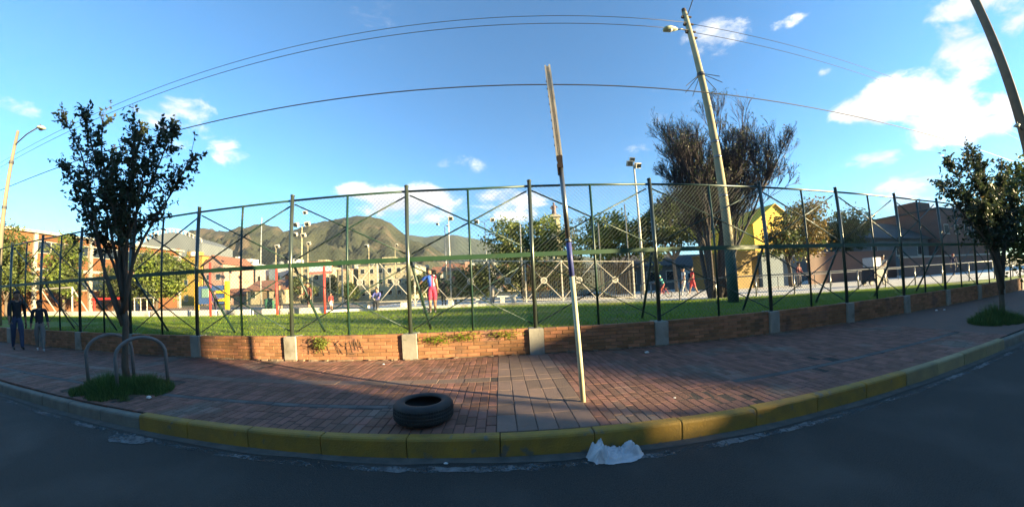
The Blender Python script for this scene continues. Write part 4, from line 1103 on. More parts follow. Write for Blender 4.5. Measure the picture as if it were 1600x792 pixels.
flood_pole('floodlight_pole', 'mast with a cluster of floodlights in front of the mountain', -28.2, 40, 11.2, [(-.9, .2, 1.8), (.9, .2, 1.8), (-1.0, -1.2, 1.6), (.3, -1.4, 1.6), (.5, 1.9, 1.4)], .16, 'pole_conc')
flood_pole('lamp_post', 'thin lamp post right of the floodlight mast', -30.6, 45, 9.4, [(.2, .1, 1.4)], .11, 'pole_conc')
flood_pole('lamp_post', 'lamp post with one round white head in front of the blue ridge', -7.55, 45, 12.0, [(.35, .2, 1.8)], .13, 'white_metal')
flood_pole('lamp_post', 'lamp post with a curved arm to the left, in front of the blue ridge', -8.15, 45, 10.9, [(-1.1, .5, 1.0), (.4, .2, .6)], .11, 'galv')
flood_pole('lamp_post', 'double-headed lamp post left of the olive-green tree', -1.95, 45, 11.3, [(-1.25, .2, 1.6), (1.2, .45, 1.6)], .10, 'galv')
flood_pole('lamp_post', 'lamp post above the white houses', -36.6, 45, 9.3, [(.3, .1, 1.6)], .12, 'pole_conc')
flood_pole('lamp_post', 'lamp post left of the tall beige block', -20.2, 45, 8.4, [(-.3, .1, 1.4)], .11, 'pole_conc')
flood_pole('lamp_post', 'lamp post above the tall beige block', -16.0, 45, 8.0, [(.3, .4, 1.0)], .09, 'pole_conc')
for i, (x, h, lab) in enumerate(((1.5, 5.2, 'plain steel pole in front of the olive-green tree'), (6.4, 5.5, 'plain steel pole left of the bright green tree'), (8.7, 6.3, 'plain steel pole just left of the floodlight pole'), (6.75, 5.0, 'plain steel pole right behind the one left of the bright green tree'))):
    o = empty('steel_pole', (x, 19.2, .4), label=lab, cat='pole', group='plain poles of the court fence')
    MB().tube([(0, 0, 0), (0, 0, h)], .045, 8).build('shaft', M['galv'], o)
    MB().ball((0, 0, h), .05, 6).build('cap', M['galv'], o)

# ================================================================== BUILDINGS
M['b_orange'] = mat('orange_brick', (.165, .070, .026), (.125, .055, .022), scale=.5, detail=8, coord='World', bump=.2, bscale=8)
M['b_white'] = mat('white_render', (.52, .51, .48), (.43, .42, .40), spots=(.36, .34, .31), spot_scale=.5, spot_lo=.6, spot_hi=.8, scale=.9, coord='World')
M['b_cream'] = mat('cream_wall', (.40, .34, .22), (.31, .265, .175), spots=(.28, .23, .15), spot_scale=.5, scale=.9, coord='World')
M['b_beige'] = mat('beige_wall', (.42, .375, .245), (.33, .295, .20), spots=(.30, .26, .17), spot_scale=.5, scale=.9, coord='World')
M['b_pink'] = mat('pink_wall', (.42, .26, .20), (.33, .21, .165), spots=(.22, .15, .12), spot_scale=.5, scale=.9, coord='World')
M['b_mustard'] = mat('mustard_wall', (.40, .27, .06), (.33, .22, .05), scale=.6, coord='World', spots=(.25, .18, .08), spot_scale=.5)
M['b_yellow'] = mat('yellow_wall', (.72, .47, .035), (.64, .40, .03), scale=.3, coord='World')
M['b_grey'] = mat('grey_cladding', (.15, .17, .18), (.125, .14, .15), scale=.3, coord='World')
M['b_brown'] = mat('brown_brick', (.17, .085, .06), (.12, .065, .05), scale=1.2, coord='World', bump=.2, bscale=12)
M['b_blue'] = mat('blue_grey_wall', (.15, .20, .25), (.12, .16, .20), scale=.8, coord='World')
M['b_dark'] = mat('dark_grey_wall', (.12, .125, .12), (.09, .09, .09), scale=.8, coord='World')
M['b_ochre'] = mat('ochre_wall', (.30, .20, .06), (.23, .155, .05), scale=.8, coord='World')
M['roof_tile'] = mat('clay_tile_roof', (.26, .12, .075), (.19, .09, .06), scale=1.5, coord='World', bump=.3, bscale=6)
M['roof_dark'] = mat('dark_roof', (.06, .058, .055), (.045, .045, .045), scale=1, coord='World')
def building(name, label, x, y, w, d, h, m, rows=2, cols=3, roof='flat', roof_m=None, rz=0.0, z=.35, ww=1.1, wh=1.2, group=None, first=1.5, door=False, cat='building', parapet=.25):
    """front face looks along -Y before rotation; origin at the middle of the front foot"""
    o = empty(name, (x, y, z), rz, label, cat, group)
    MB().add([(-w / 2, 0, -.3), (w / 2, 0, -.3), (w / 2, d, -.3), (-w / 2, d, -.3), (-w / 2, 0, h), (w / 2, 0, h), (w / 2, d, h), (-w / 2, d, h)],
             [(0, 1, 5, 4), (1, 2, 6, 5), (2, 3, 7, 6), (3, 0, 4, 7), (4, 5, 6, 7)]).build('wall', m, o)
    rm = roof_m or m
    if roof == 'flat':
        r_ = MB()
        for (cx, cy, lx, ly) in ((0, .06, w + .16, .2), (0, d - .06, w + .16, .2), (-w / 2, d / 2, .2, d - .3), (w / 2, d / 2, .2, d - .3)): r_.box((cx, cy, h + parapet / 2 + .01), (lx, ly, parapet))
        r_.build('roof', rm, o)
    elif roof == 'gable':      # ridge runs front to back
        g = MB(); rh = w * .33
        g.add([(-w / 2, 0.01, h), (w / 2, .01, h), (0, .01, h + rh)], [(0, 1, 2)]).build('gable', m, o)
        MB().add([(-w / 2, d, h), (w / 2, d, h), (0, d, h + rh)], [(0, 2, 1)]).build('gable', m, o)
        e = .35
        MB().add([(-w / 2 - e, -e, h - e * .6), (0, -e, h + rh + .04), (0, d + e, h + rh + .04), (-w / 2 - e, d + e, h - e * .6), (w / 2 + e, -e, h - e * .6), (w / 2 + e, d + e, h - e * .6),
                  (-w / 2 - e, -e, h - e * .6 - .12), (0, -e, h + rh - .08), (w / 2 + e, -e, h - e * .6 - .12)], [(0, 1, 2, 3), (1, 4, 5, 2), (0, 6, 7, 1), (1, 7, 8, 4)]).build('roof', rm, o)
    elif roof == 'pitch':      # ridge runs left to right
        rh = d * .28; e = .4
        MB().add([(-w / 2 - e, -e, h - .05), (w / 2 + e, -e, h - .05), (w / 2 + e, d / 2, h + rh), (-w / 2 - e, d / 2, h + rh), (w / 2 + e, d + e, h - .05), (-w / 2 - e, d + e, h - .05), (-w / 2 - e, -e, h - .2), (w / 2 + e, -e, h - .2)],
                 [(0, 1, 2, 3), (3, 2, 4, 5), (0, 6, 7, 1), (0, 3, 5), (1, 4, 2)]).build('roof', rm, o)
    sh = (h - .2) / max(rows, 1)
    if roof == 'flat' and rows > 1:      # rooftop clutter: tank, stair hut, aerial
        rr = random.Random(int(x * 7 + y * 13))
        for _ in range(2):
            tx = rr.uniform(-.4, .4) * w
            MB().lathe([(0, h), (.55, h), (.6, h + .9), (.4, h + 1.1), (0, h + 1.15)], (tx, d * rr.uniform(.15, .6), .25), 10).build('roof_tank', M[rr.choice(('b_dark', 'b_grey', 'b_white'))], o, True)
        MB().box((rr.uniform(-.3, .3) * w, d * .5, h + .9), (w * .25, d * .3, 1.8)).build('stair_hut', m, o)
        tx = rr.uniform(-.4, .4) * w
        MB().tube([(tx, d * .3, h), (tx, d * .3, h + 2.2)], .04, 4).box((tx, d * .3, h + 2.0), (.9, .03, .03)).box((tx, d * .3, h + 1.7), (.6, .03, .03)).build('aerial', M['dark_metal'], o)
    wf = MB().box((0, 0, 0), (ww, .08, wh)).mesh('window', M['white_metal']); wp = MB().box((0, 0, 0), (ww - .16, .04, wh - .16)).mesh('pane', M['glass'])
    wsl = MB().box((0, 0, 0), (ww + .2, .16, .07)).mesh('sill', M['concrete'])
    for r in range(rows):
        for c in range(cols):
            cx = -w / 2 + (c + .5) * w / cols; cz = first + r * sh
            if cz + wh / 2 > h - .1: continue
            if door and r == 0 and c == cols // 2:
                MB().box((cx, -.01, 1.0), (1.0, .08, 2.1)).build('door', M['wood'], o); continue
            wo = link('window', wf, o, (cx, .02, cz)); link('pane', wp, wo, (0, -.035, 0)); link('sill', wsl, wo, (0, -.04, -wh / 2 - .04))
    return o
# orange brick school building on the left: its long face runs away from the street
o = empty('school_building', (-45, 14, .35), PI / 2, 'orange brick building with pale columns and dark window bands, far left', 'building')
W = 22.0   # local x runs along world +Y
def sb_(nm, c, d, m): return MB().box(c, d).build(nm, M[m], o)
sb_('wall', (10.0, 4.2, 3.9), (W, 8, 7.9), 'b_orange')
sb_('tower_wall', (-2.0, 4.0, 4.1), (3.4, 8.4, 8.4), 'b_orange')
sb_('roof', (10, 4.2, 8.02), (W + .6, 8.8, .25), 'concrete'); sb_('roof_cap', (-2.0, 4.0, 8.45), (3.8, 8.8, .3), 'b_pink')
for lx in (3.4, 9, 14.5, 20.6): sb_('column', (lx, .0, 3.9), (.35, .35, 7.8), 'concrete')
for k in range(3):
    for (lz, hh) in ((6.6, 1.2), (3.0, 1.3)):
        a = (3.4, 9, 14.5)[k]; b_ = (9, 14.5, 20.6)[k]
        wo = sb_('window', ((a + b_) / 2, .17, lz), (b_ - a - .5, .10, hh), 'white_metal'); n = 4
        for j in range(n):
            MB().box((a + .25 + (j + .5) * (b_ - a - .5) / n, .10, lz), ((b_ - a - .5) / n - .1, .06, hh - .14)).build('pane', M['glass'], wo)
sb_('floor_band', (12, .16, 4.4), (17, .1, .3), 'concrete')
wo = sb_('window', (-1.9, -.22, 6.9), (1.7, .08, 1.2), 'white_metal'); MB().box((-1.9, -.27, 6.9), (1.5, .05, 1.0)).build('pane', M['glass'], wo)
sb_('ledge', (-1.6, -.4, 4.6), (1.6, .5, .12), 'b_white')

# grey vaulted hall far behind
o = empty('vaulted_hall', (-95.5, 70, .35), .25, 'large grey hall with an arched ribbed roof behind the left trees', 'building')
MB().box((0, 8, 8.5), (21, 16, 18)).build('wall', M['b_grey'], o)
arc = [(-10.5 + 21 * i / 16, 17.5 + 3.4 * math.sin(PI * i / 16)) for i in range(17)]
mb = MB()
for (xa, za), (xb, zb) in zip(arc, arc[1:]): mb.add([(xa, 0.02, za), (xb, .02, zb), (xb, 16, zb), (xa, 16, za)], [(0, 1, 2, 3)])
mb.add([(x, .02, z) for x, z in arc] + [(10.5, .02, 17.4), (-10.5, .02, 17.4)], [tuple(range(19))]); mb.build('vault', M['b_grey'], o)
rb = MB()
for i in range(17):
    x, z = arc[i]; rb.box((x, -.2, z + .5), (.28, .3, 1.1))
for (xa, za), (xb, zb) in zip(arc, arc[1:]): rb.tube([(xa, -.2, za + 1.1), (xb, -.2, zb + 1.1)], .14, 4)
rb.build('roof_ribs', M['white_metal'], o)
MB().box((1, -.1, 10), (20, .1, .25)).build('joint', M['b_dark'], o)
MB().box((3, -.08, 15.6), (1.2, .1, .9)).build('window', M['roof_tile'], o)

building('apartment_block', 'yellow block behind the green tree on the left', -63, 50, 9, 8, 9.6, M['b_mustard'], 3, 3, roof_m=M['b_orange'])
building('apartment_block', 'orange-pink block next to the yellow block', -55.5, 50, 5, 8, 8.0, M['b_pink'], 2, 2, roof='gable', roof_m=M['roof_tile'])
building('white_house', 'tall white house above the blue and yellow play unit', -60, 60, 9.5, 9, 8.6, M['b_white'], 3, 3, roof_m=M['b_white'])
MB().box((0, 0, 0), (1.0, 1.0, 2.4)).build('chimney', M['b_white'], empty('rooftop_tank', (-62, 63, 10.2), label='slim white tank tower on the tall white house', cat='tank'))
building('white_house', 'white house with a blue-grey front bay and orange awning', -49.5, 60, 9.5, 9, 7.9, M['b_white'], 2, 4, roof_m=M['b_white'])
MB().box((0, 0, 0), (1.9, .5, 2.6)).build('bay_window', M['b_blue'], empty('bay', (-49.2, 59.7, 6.4), label='blue-grey bay on the white house with the awning', cat='bay'))
building('house', 'cream house between the white houses and the floodlight mast', -40.0, 58, 7.5, 8, 7.0, M['b_cream'], 2, 3, roof_m=M['b_cream'])
building('house', 'low cream house with a clay roof behind the man in black', -39.5, 46, 8, 6, 2.5, M['b_cream'], 1, 3, roof='pitch', roof_m=M['roof_tile'], first=1.6, door=True)
building('house', 'low orange-roofed house in front of the white houses', -47.5, 48, 6, 4, 1.9, M['b_pink'], 1, 3, roof='pitch', roof_m=M['roof_tile'], first=1.1, wh=.8)
building('apartment_block', 'long beige block with window rows behind the long bench', -19.6, 50, 9.6, 9, 5.9, M['b_beige'], 3, 6, ww=.8, wh=.9, roof_m=M['b_dark'], first=1.2)
building('house', 'narrow ochre house left of the beige block', -27.0, 50, 2.8, 8, 5.3, M['b_cream'], 2, 2, ww=.7, roof_m=M['b_pink'])
o = empty('billboard', (-27.4, 46, .4), label='large pale billboard with a red frame on posts left of the beige block', cat='billboard')
MB().box((-1.6, 0, 5.6), (4.3, .15, 2.0)).build('frame', flat((.55, .16, .14), .5), o); MB().box((-1.6, -.1, 5.7), (4.0, .06, 1.5)).build('panel', flat((.42, .60, .60), .5), o)
for x in (-3.2, 0): MB().tube([(x, .1, 0), (x, .1, 4.7)], .09, 6).build('post', M['galv'], o)
# hillside houses beyond
HG = 'small houses on the lower hillside'
rnd = random.Random(63); hm = ['b_pink', 'b_white', 'b_cream', 'b_orange', 'b_beige']; hn = {'b_pink': 'pinkish', 'b_white': 'white', 'b_cream': 'cream', 'b_orange': 'orange brick', 'b_beige': 'beige'}
def hill_z(x, y): return max(.35, (y - 60) * .055)
k = 0
for (xa, xb, where) in ((-62, -34, 'left of the floodlight mast'), (-34, -8, 'behind the beige block'), (-10, 16, 'behind the railing shrubs')):
    for row, y in enumerate((72, 88, 106)):
        n = 5
        for i in range(n):
            x = (xa + (xb - xa) * (i + .5 + rnd.uniform(-.25, .25)) / n) * y / 60
            m_ = hm[(i + row * 2) % 5]; hh = rnd.choice((3.2, 5.6, 5.8, 6.2))
            building('hillside_house', '%s hillside house %s, %s row' % (hn[m_], where, ('front', 'middle', 'rear')[row]), x, y, rnd.uniform(4.6, 7.2) * y / 75, 7, hh, M[m_], 2 if hh > 5 else 1, 2,
                     roof=rnd.choice(('flat', 'pitch', 'flat')), roof_m=M['roof_tile'], z=hill_z(x, y), group=HG, rz=rnd.uniform(-.15, .15), cat='house'); k += 1
for i, (tx, ty, th, lab) in enumerate(((-44, 52, 4.2, 'dark tree between the white house and the cream house'), (-33, 47, 4.6, 'dark tree left of the billboard'), (-30.5, 54, 5.2, 'olive tree behind the billboard'),
        (-13.2, 48, 4.4, 'dark tree at the right end of the beige block'), (-9.5, 44, 3.6, 'olive tree right of the beige block behind the player'), (-53, 46, 3.6, 'low tree below the white houses'), (-24.6, 46.5, 3.0, 'small dark tree in front of the beige block'), (-5.5, 40, 3.2, 'small olive tree behind the soldier'))):
    park_tree('garden_tree', lab, (tx, ty, .35), [(0, 0, th * .62, th * .42, th * .4, th * .40), (.4, 0, th * .45, th * .46, th * .4, th * .3)], 70 + i, ('leaf_dark', 'leaf_olive'), 45, 40, .22, trunk_r=.09, group='trees among the houses')
# hillside ground under them
mb = MB(); ys = [58, 62, 72, 90, 115, 160, 260, 400, 520]; xs = [-1200 + 60 * i for i in range(41)]
for y in ys:
    for x in xs: mb.v.append((x, y, .30 if y < 61 else hill_z(x, y) - .05 if y < 160 else 5.5 + (y - 160) * .05 + 2 * noise.noise((x * .02, y * .02, 0))))
n = len(xs); mb.f += [(j * n + i, j * n + i + 1, (j + 1) * n + i + 1, (j + 1) * n + i) for j in range(len(ys) - 1) for i in range(n - 1)]; mb.m = [0] * len(mb.f)
mb.build('hillside', mat('scrub_hillside', (.075, .095, .035), (.13, .12, .06), rough=.95, scale=.06, detail=8, coord='World'), smooth=True, kind='structure')

# tower with a statue
o = empty('statue_tower', (12.3, 60, .35), label='pale yellow tower topped with a dark statue behind the trees', cat='tower')
MB().add([(-1.5, 0, 0), (1.7, 0, 0), (1.7, 3, 0), (-1.5, 3, 0), (-.95, .3, 15.4), (.75, .3, 15.4), (.75, 2.6, 15.4), (-.95, 2.6, 15.4)],
         [(0, 1, 5, 4), (1, 2, 6, 5), (2, 3, 7, 6), (3, 0, 4, 7), (4, 5, 6, 7)]).build('shaft', M['b_beige'], o)
MB().box((-1.05, .2, 7.5), (.35, .5, 15), Matrix.Rotation(.036, 3, 'Y')).box((-.2, .12, 7.5), (.16, .3, 15.0), Matrix.Rotation(.02, 3, 'Y')).build('rib', M['b_grey'], o)
MB().box((-.1, 1.4, 15.65), (2.3, 3.0, .35)).box((-.1, 1.4, 15.95), (1.7, 2.2, .3)).build('cornice', M['concrete'], o)
st = MB().lathe([(.0, 16.1), (.55, 16.1), (.5, 16.6), (.42, 17.3), (.52, 17.9), (.40, 18.25), (.16, 18.4), (.24, 18.6), (.22, 18.85), (0, 19.0)], (-.1, 1.4, 0), 10)
st.tube([(-.55, 1.4, 18.1), (-.85, 1.1, 17.7), (-.6, .9, 17.4)], .12, 6).tube([(.35, 1.4, 18.1), (.6, 1.1, 17.7)], .12, 6).build('statue', flat((.16, .11, .12), .6), o, True)

# right: yellow gabled house, pale hut, walls and the dark-roofed houses
building('yellow_house', 'bright yellow house with a steep gable behind the orange tree', 44.3, 40, 9.5, 12, 9.3, M['b_yellow'], 1, 2, roof='gable', roof_m=M['b_yellow'], first=5.0)
building('park_hut', 'pale hut with a sloping roof behind the two walkers', 21.9, 30, 4.8, 5, 2.6, M['b_white'], 1, 2, roof='pitch', roof_m=M['roof_dark'], ww=.8, wh=.8, first=1.4)
building('kiosk', 'low dark pavilion behind the floodlight pole', 15.5, 29, 6.5, 5, 2.7, M['b_dark'], 1, 3, roof='pitch', roof_m=M['roof_dark'])
building('boundary_house', 'ochre wall building behind the bare tree', 18.8, 20.5, 3.2, 4, 2.9, M['b_ochre'], 0, 0, parapet=.15)
building('boundary_house', 'blue-grey garage wall beneath the orange tree', 22.6, 20.2, 4.2, 4, 2.5, M['b_blue'], 0, 0, parapet=.15)
w_ = empty('boundary_wall', (31, 19.5, .4), label='dark brown brick boundary wall right of the blue-grey garage', cat='wall')
MB().box((0, 0, 1.25), (12.4, .3, 2.5)).build('panel', M['b_brown'], w_); MB().bbox((0, 0, 2.56), (12.6, .42, .12), .01).build('coping', M['b_brown'], w_)
w_ = empty('boundary_wall', (47, 18.2, .4), label='long dark wall with a pale coping behind the far right handrail', cat='wall')
MB().box((0, 0, .9), (22, .3, 1.8)).build('panel', M['b_brown'], w_); MB().bbox((0, 0, 1.86), (22.2, .45, .16), .01).build('coping', M['concrete'], w_)
building('dark_roofed_house', 'dark grey house with a low dark roof on the right', 46, 23.5, 15, 9, 4.5, M['b_dark'], 1, 3, roof='pitch', roof_m=M['roof_dark'], first=3.0)
building('brick_house', 'brown brick house with upper windows behind the far right street tree', 62, 22, 16, 10, 7.9, M['b_brown'], 2, 5, roof='flat', roof_m=M['roof_dark'], first=1.6, ww=1.4)

# ================================================================== MOUNTAINS
RIDGE = [(-3.2, 90), (-2.6, 150), (-1.9, 205), (-1.6, 232), (-1.42, 245), (-1.32, 258), (-1.2755, 273), (-1.243, 284), (-1.175, 288), (-1.117, 278), (-1.102, 267), (-1.034, 264), (-1.0155, 272), (-.963, 273), (-.9566, 265), (-.924, 274.5), (-.8747, 281.4), (-.8484, 268.4), (-.8033, 260), (-.778, 244),
         (-.748, 242), (-.7168, 249), (-.6728, 262), (-.597, 268.4), (-.5477, 274), (-.4994, 278), (-.44, 271.6), (-.389, 258), (-.364, 242), (-.339, 218), (-.301, 182.6), (-.239, 164), (-.2045, 140), (-.1616, 110), (-.1, 82), (.0, 55), (.2, 35), (.6, 24), (1.5, 14)]
RIDGE2 = [(-1.2, 300), (-.6, 400), (-.394, 425), (-.301, 439), (-.252, 419), (-.214, 425), (-.152, 423), (-.1174, 410), (-.0632, 380), (.025, 319), (.155, 259), (.4, 190), (.8, 130), (1.0, 100)]
def mountain(name, prof, d0, d1, scale, m, amp, seed, nx=420, ny=60):
    """height field: foot at distance d0, crest line at d1, falling away behind"""
    mb = MB(); lo, hi = prof[0][0], prof[-1][0]
    for j in range(ny + 7):
        t = j / ny
        y = d0 + (d1 - d0) * t
        for i in range(nx + 1):
            u = lo + (hi - lo) * i / nx
            x = u * d1 * (.82 + .18 * t)
            crest = interp(u, prof) * scale + (7 * noise.noise((u * 30, seed, 0)) + 4 * noise.noise((u * 85, seed, 2))) * min(1, interp(u, prof) / 200)
            tt = min(t, 1.0)
            g = (tt ** .85) * .80 + .20 * (tt * tt * (3 - 2 * tt))
            if t > 1: g = 1 - (t - 1) * 2.2
            w = math.sin(PI * min(1, tt)) if t <= 1 else 0
            n1 = noise.noise((x * .0075 + seed + y * .004, y * .0022, 0)); n2 = noise.noise((x * .020 + seed, y * .007 + x * .006, 4)); n3 = noise.noise((x * .05, y * .03, 9))
            n4 = noise.noise((x * .11, y * .05, 2))
            carve = abs(n1) * .9 + abs(n2) * .55 + abs(n3) * .30 + abs(n4) * .14
            z = crest * g - carve * amp * w * (crest / 260)
            mb.v.append((x, y, z))
    n = nx + 1
    mb.f += [(j * n + i, j * n + i + 1, (j + 1) * n + i + 1, (j + 1) * n + i) for j in range(ny + 6) for i in range(nx)]; mb.m = [0] * len(mb.f)
    return mb.build(name, m, smooth=True, kind='structure')
M['mount'] = mat('mountain_scrub', (.037, .041, .023), (.018, .024, .015), rough=.95, scale=.012, detail=12, coord='World', bump=1.0, bscale=.035, bdist=9.0, spots=(.080, .062, .042), spot_scale=.009, spot_lo=.53, spot_hi=.64, contrast=(.38, .62))
M['mount2'] = mat('far_mountain', (.038, .055, .042), (.030, .045, .038), rough=.95, scale=.006, detail=10, coord='World')
mountain('mountain', RIDGE, 330, 1000, 1.0, M['mount'], 200, 3.0)
mountain('far_mountain', RIDGE2, 1400, 2200, 1.0, M['mount2'], 60, 8.0, 120, 24)

# ================================================================== PEOPLE
SKIN = flat((.36, .20, .13), .55); SKIN2 = flat((.28, .155, .10), .55); HAIR = flat((.018, .013, .011), .5)
def rotv(v, ax, a): return Quaternion(Vector(ax), a) @ Vector(v)
def person(name, label, loc, facing, H, cols, lean=0.0, side=0.0, legs=((0, 0), (0, 0)), arms=((8, 5, 10), (8, 5, 10)), sit=False, shorts=False, sleeves='long', hat=None, hair=True, skin=None, bag=None, group='people in the park', head_turn=0.0):
    """facing: heading of the body, degrees clockwise from +Y. cols: top, trousers, shoes.
    legs: (forward swing, knee bend) per leg; arms: (out, forward, elbow bend) in degrees. One continuous skinned body."""
    sk = skin or SKIN
    o = empty(name, loc, -R(facing), label, 'person', group)
    h = H; J = {}; E = []; Rr = {}; K = {}
    def add(n, p, r, par=None, kind='top'):
        J[n] = Vector(p); Rr[n] = (r[0] * 1.10, r[1] * 1.12) if kind in ('top', 'leg') else r; K[n] = kind
        if par: E.append((par, n))
    hipz = .52 * h if not sit else .50
    add('pel', (0, 0, hipz + .015 * h), (.088 * h, .062 * h), None, 'leg')
    def up(z, x=0, y=0):     # torso point, leaned forward (+Y) and sideways (+X)
        v = Vector((x, y, z - hipz)); v = rotv(v, (1, 0, 0), -R(lean)); v = rotv(v, (0, 1, 0), R(side)); return v + Vector((0, 0, hipz))
    zs = hipz - .52 * h
    add('wst', up(zs + .60 * h), (.078 * h, .056 * h), 'pel', 'top')
    add('che', up(zs + .73 * h), (.098 * h, .065 * h), 'wst', 'top')
    add('nek0', up(zs + .815 * h), (.055 * h, .046 * h), 'che', 'top')
    add('nek', up(zs + .85 * h, 0, .008 * h), (.034 * h, .034 * h), 'nek0', 'skin')
    add('hd0', up(zs + .885 * h, 0, .016 * h), (.046 * h, .054 * h), 'nek', 'skin')
    add('hd1', up(zs + .935 * h, 0, .016 * h), (.054 * h, .064 * h), 'hd0', 'skin')
    add('hd2', up(zs + .975 * h, 0, .010 * h), (.038 * h, .046 * h), 'hd1', 'skin')
    hands = []
    for s, sg in (('L', -1), ('R', 1)):
        out, fwd, el = arms[0 if s == 'L' else 1]
        shp = up(zs + .80 * h, sg * .108 * h)
        add('sh' + s, shp, (.042 * h, .040 * h), 'nek0', 'top')
        def adir(f, o_):
            v = Vector((0, 0, -1)); v = rotv(v, (1, 0, 0), R(f)); v = rotv(v, (0, 1, 0), -sg * R(o_)); return v
        d1 = adir(fwd, out); d2 = adir(fwd + el, out * .6)
        ep = shp + d1 * .17 * h; wp = ep + d2 * .15 * h
        sl = 'top' if sleeves == 'long' else 'skin'
        add('ua' + s, shp + d1 * .08 * h, (.032 * h, .032 * h), 'sh' + s, 'top')
        add('el' + s, ep, (.026 * h, .026 * h), 'ua' + s, sl)
        add('fa' + s, ep + d2 * .08 * h, (.023 * h, .023 * h), 'el' + s, sl)
        add('wr' + s, wp, (.016 * h, .016 * h), 'fa' + s, 'skin')
        add('pa' + s, wp + d2 * .04 * h, (.022 * h, .013 * h), 'wr' + s, 'skin')
        hands.append((wp + d2 * .055 * h, d2, sg))
    for i, (s, sg) in enumerate((('L', -1), ('R', 1))):
        sw, kn = legs[i]
        if sit: sw, kn = 82 + sw, 85 + kn
        def ldir(a): return rotv((0, 0, -1), (1, 0, 0), R(a))
        hp_ = Vector((sg * .052 * h, 0, hipz))
        add('hp' + s, hp_, (.062 * h, .060 * h), 'pel', 'leg')
        d1 = ldir(sw); d2 = ldir(sw - kn)
        kp = hp_ + d1 * .245 * h; apt = kp + d2 * .235 * h
        lo = 'skin' if shorts else 'leg'
        add('th' + s, hp_ + d1 * .12 * h, (.050 * h, .052 * h), 'hp' + s, 'leg')
        add('kn' + s, kp, (.037 * h, .038 * h), 'th' + s, 'leg')
        add('ca' + s, kp + d2 * .09 * h, (.032 * h, .035 * h), 'kn' + s, lo)
        add('an' + s, apt, (.022 * h, .024 * h), 'ca' + s, lo)
        fd = rotv((0, 1, 0), (1, 0, 0), R((sw - kn) * .5))
        add('he' + s, apt + Vector((0, 0, -.022 * h)), (.024 * h, .020 * h), 'an' + s, 'shoe')
        add('to' + s, apt + fd * .105 * h + Vector((0, 0, -.026 * h)), (.026 * h, .015 * h), 'he' + s, 'shoe')
    low = min(J[n].z - .016 * h for n in J if n[:2] in ('he', 'to'))
    shift = Vector((0, 0, -low if not sit else 0))
    names = list(J); me = bpy.data.meshes.new('body'); idx = {n: i for i, n in enumerate(names)}
    me.from_pydata([J[n] + shift for n in names], [(idx[a], idx[b]) for a, b in E], [])
    tmp = bpy.data.objects.new('tmp', me); COL.objects.link(tmp)
    md = tmp.modifiers.new('s', 'SKIN'); md.use_smooth_shade = True; md.branch_smoothing = .6
    for n in names:
        v = me.skin_vertices[0].data[idx[n]]; v.radius = Rr[n]; v.use_root = (n == 'pel')
    sd = tmp.modifiers.new('d', 'SUBSURF'); sd.levels = sd.render_levels = 2
    dg = bpy.context.evaluated_depsgraph_get(); bme = bpy.data.meshes.new_from_object(tmp.evaluated_get(dg))
    bpy.data.objects.remove(tmp); bpy.data.meshes.remove(me)
    # dress the faces by their nearest bone
    kinds = ['top', 'leg', 'shoe', 'skin']
    bones = [(J[a] + shift, J[b] + shift, K[b]) for a, b in E]
    bme.materials.clear()
    for m_ in (cols[0], cols[1], cols[2], sk): bme.materials.append(m_)
    mi = []
    for p in bme.polygons:
        c = p.center; best = None
        for a, b, k in bones:
            ab = b - a; t = max(0, min(1, (c - a).dot(ab) / max(ab.length_squared, 1e-9))); dd = (a + ab * t - c).length
            if best is None or dd < best[0]: best = (dd, k)
        mi.append(kinds.index(best[1]))
    # fingers, ears, nose and eyes are added to the same mesh
    x = MB(); x.v = [tuple(v.co) for v in bme.vertices]; x.f = [tuple(p.vertices) for p in bme.polygons]; x.m = mi
    for wp, d, sg in hands:
        wp = wp + shift; u = d.cross(Vector((0, 1, 0)));
        if u.length < .1: u = Vector((1, 0, 0))
        u.normalize(); n_ = u.cross(d).normalized()
        for k, ln in enumerate((.036, .042, .040, .032)):
            a = wp + u * (k - 1.5) * .0105 * h; m1 = a + d * ln * .55 * h; x.tube([a, m1, m1 + (d * .8 + n_ * .55) * ln * .45 * h], [.0052 * h, .005 * h, .004 * h], 5, 3)
        a = wp - d * .018 * h - u * sg * .020 * h; x.tube([a, a + (d * .5 - u * sg * .8) * .022 * h, a + (d * 1.3 - u * sg * .9) * .030 * h], [.006 * h, .0055 * h, .004 * h], 5, 3)
    hc = J['hd1'] + shift; tq = lambda v: rotv(rotv(v, (1, 0, 0), -R(lean)), (0, 1, 0), R(side))
    nx = tq((0, .066 * h, -.012 * h)); x.tube([hc + tq((0, .052 * h, .010 * h)), hc + nx], [.005 * h, .009 * h], 5, 3)
    for sg in (-1, 1):
        x.ball(hc + tq((sg * .055 * h, 0, -.008 * h)), .014 * h, 6, 3, (.4, .8, 1.2))
        x.ball(hc + tq((sg * .020 * h, .055 * h, .006 * h)), .007 * h, 6, 4)
    x.tube([hc + tq((-.016 * h, .057 * h, -.030 * h)), hc + tq((.016 * h, .057 * h, -.030 * h))], .004 * h, 4, 5)
    body = x.build('body', [cols[0], cols[1], cols[2], sk, M['black'], flat((.25, .09, .07), .5)], o, True)
    bpy.data.meshes.remove(bme)
    hb = MB()
    c = hc + tq((0, -.008 * h, .016 * h)); r_ = .066 * h
    for i in range(5):
        for k in range(12): pass
    b0 = len(hb.v); rings = 6
    for i in range(rings + 1):
        p = PI * .56 * i / rings
        for k in range(12):
            t = 2 * PI * k / 12; back = 1.0 if math.sin(t) < .3 else .72
            pz = math.cos(p * back); pr = math.sin(p * back)
            hb.v.append(tuple(c + tq((r_ * .92 * pr * math.cos(t), r_ * 1.05 * pr * math.sin(t), r_ * 1.0 * pz))))
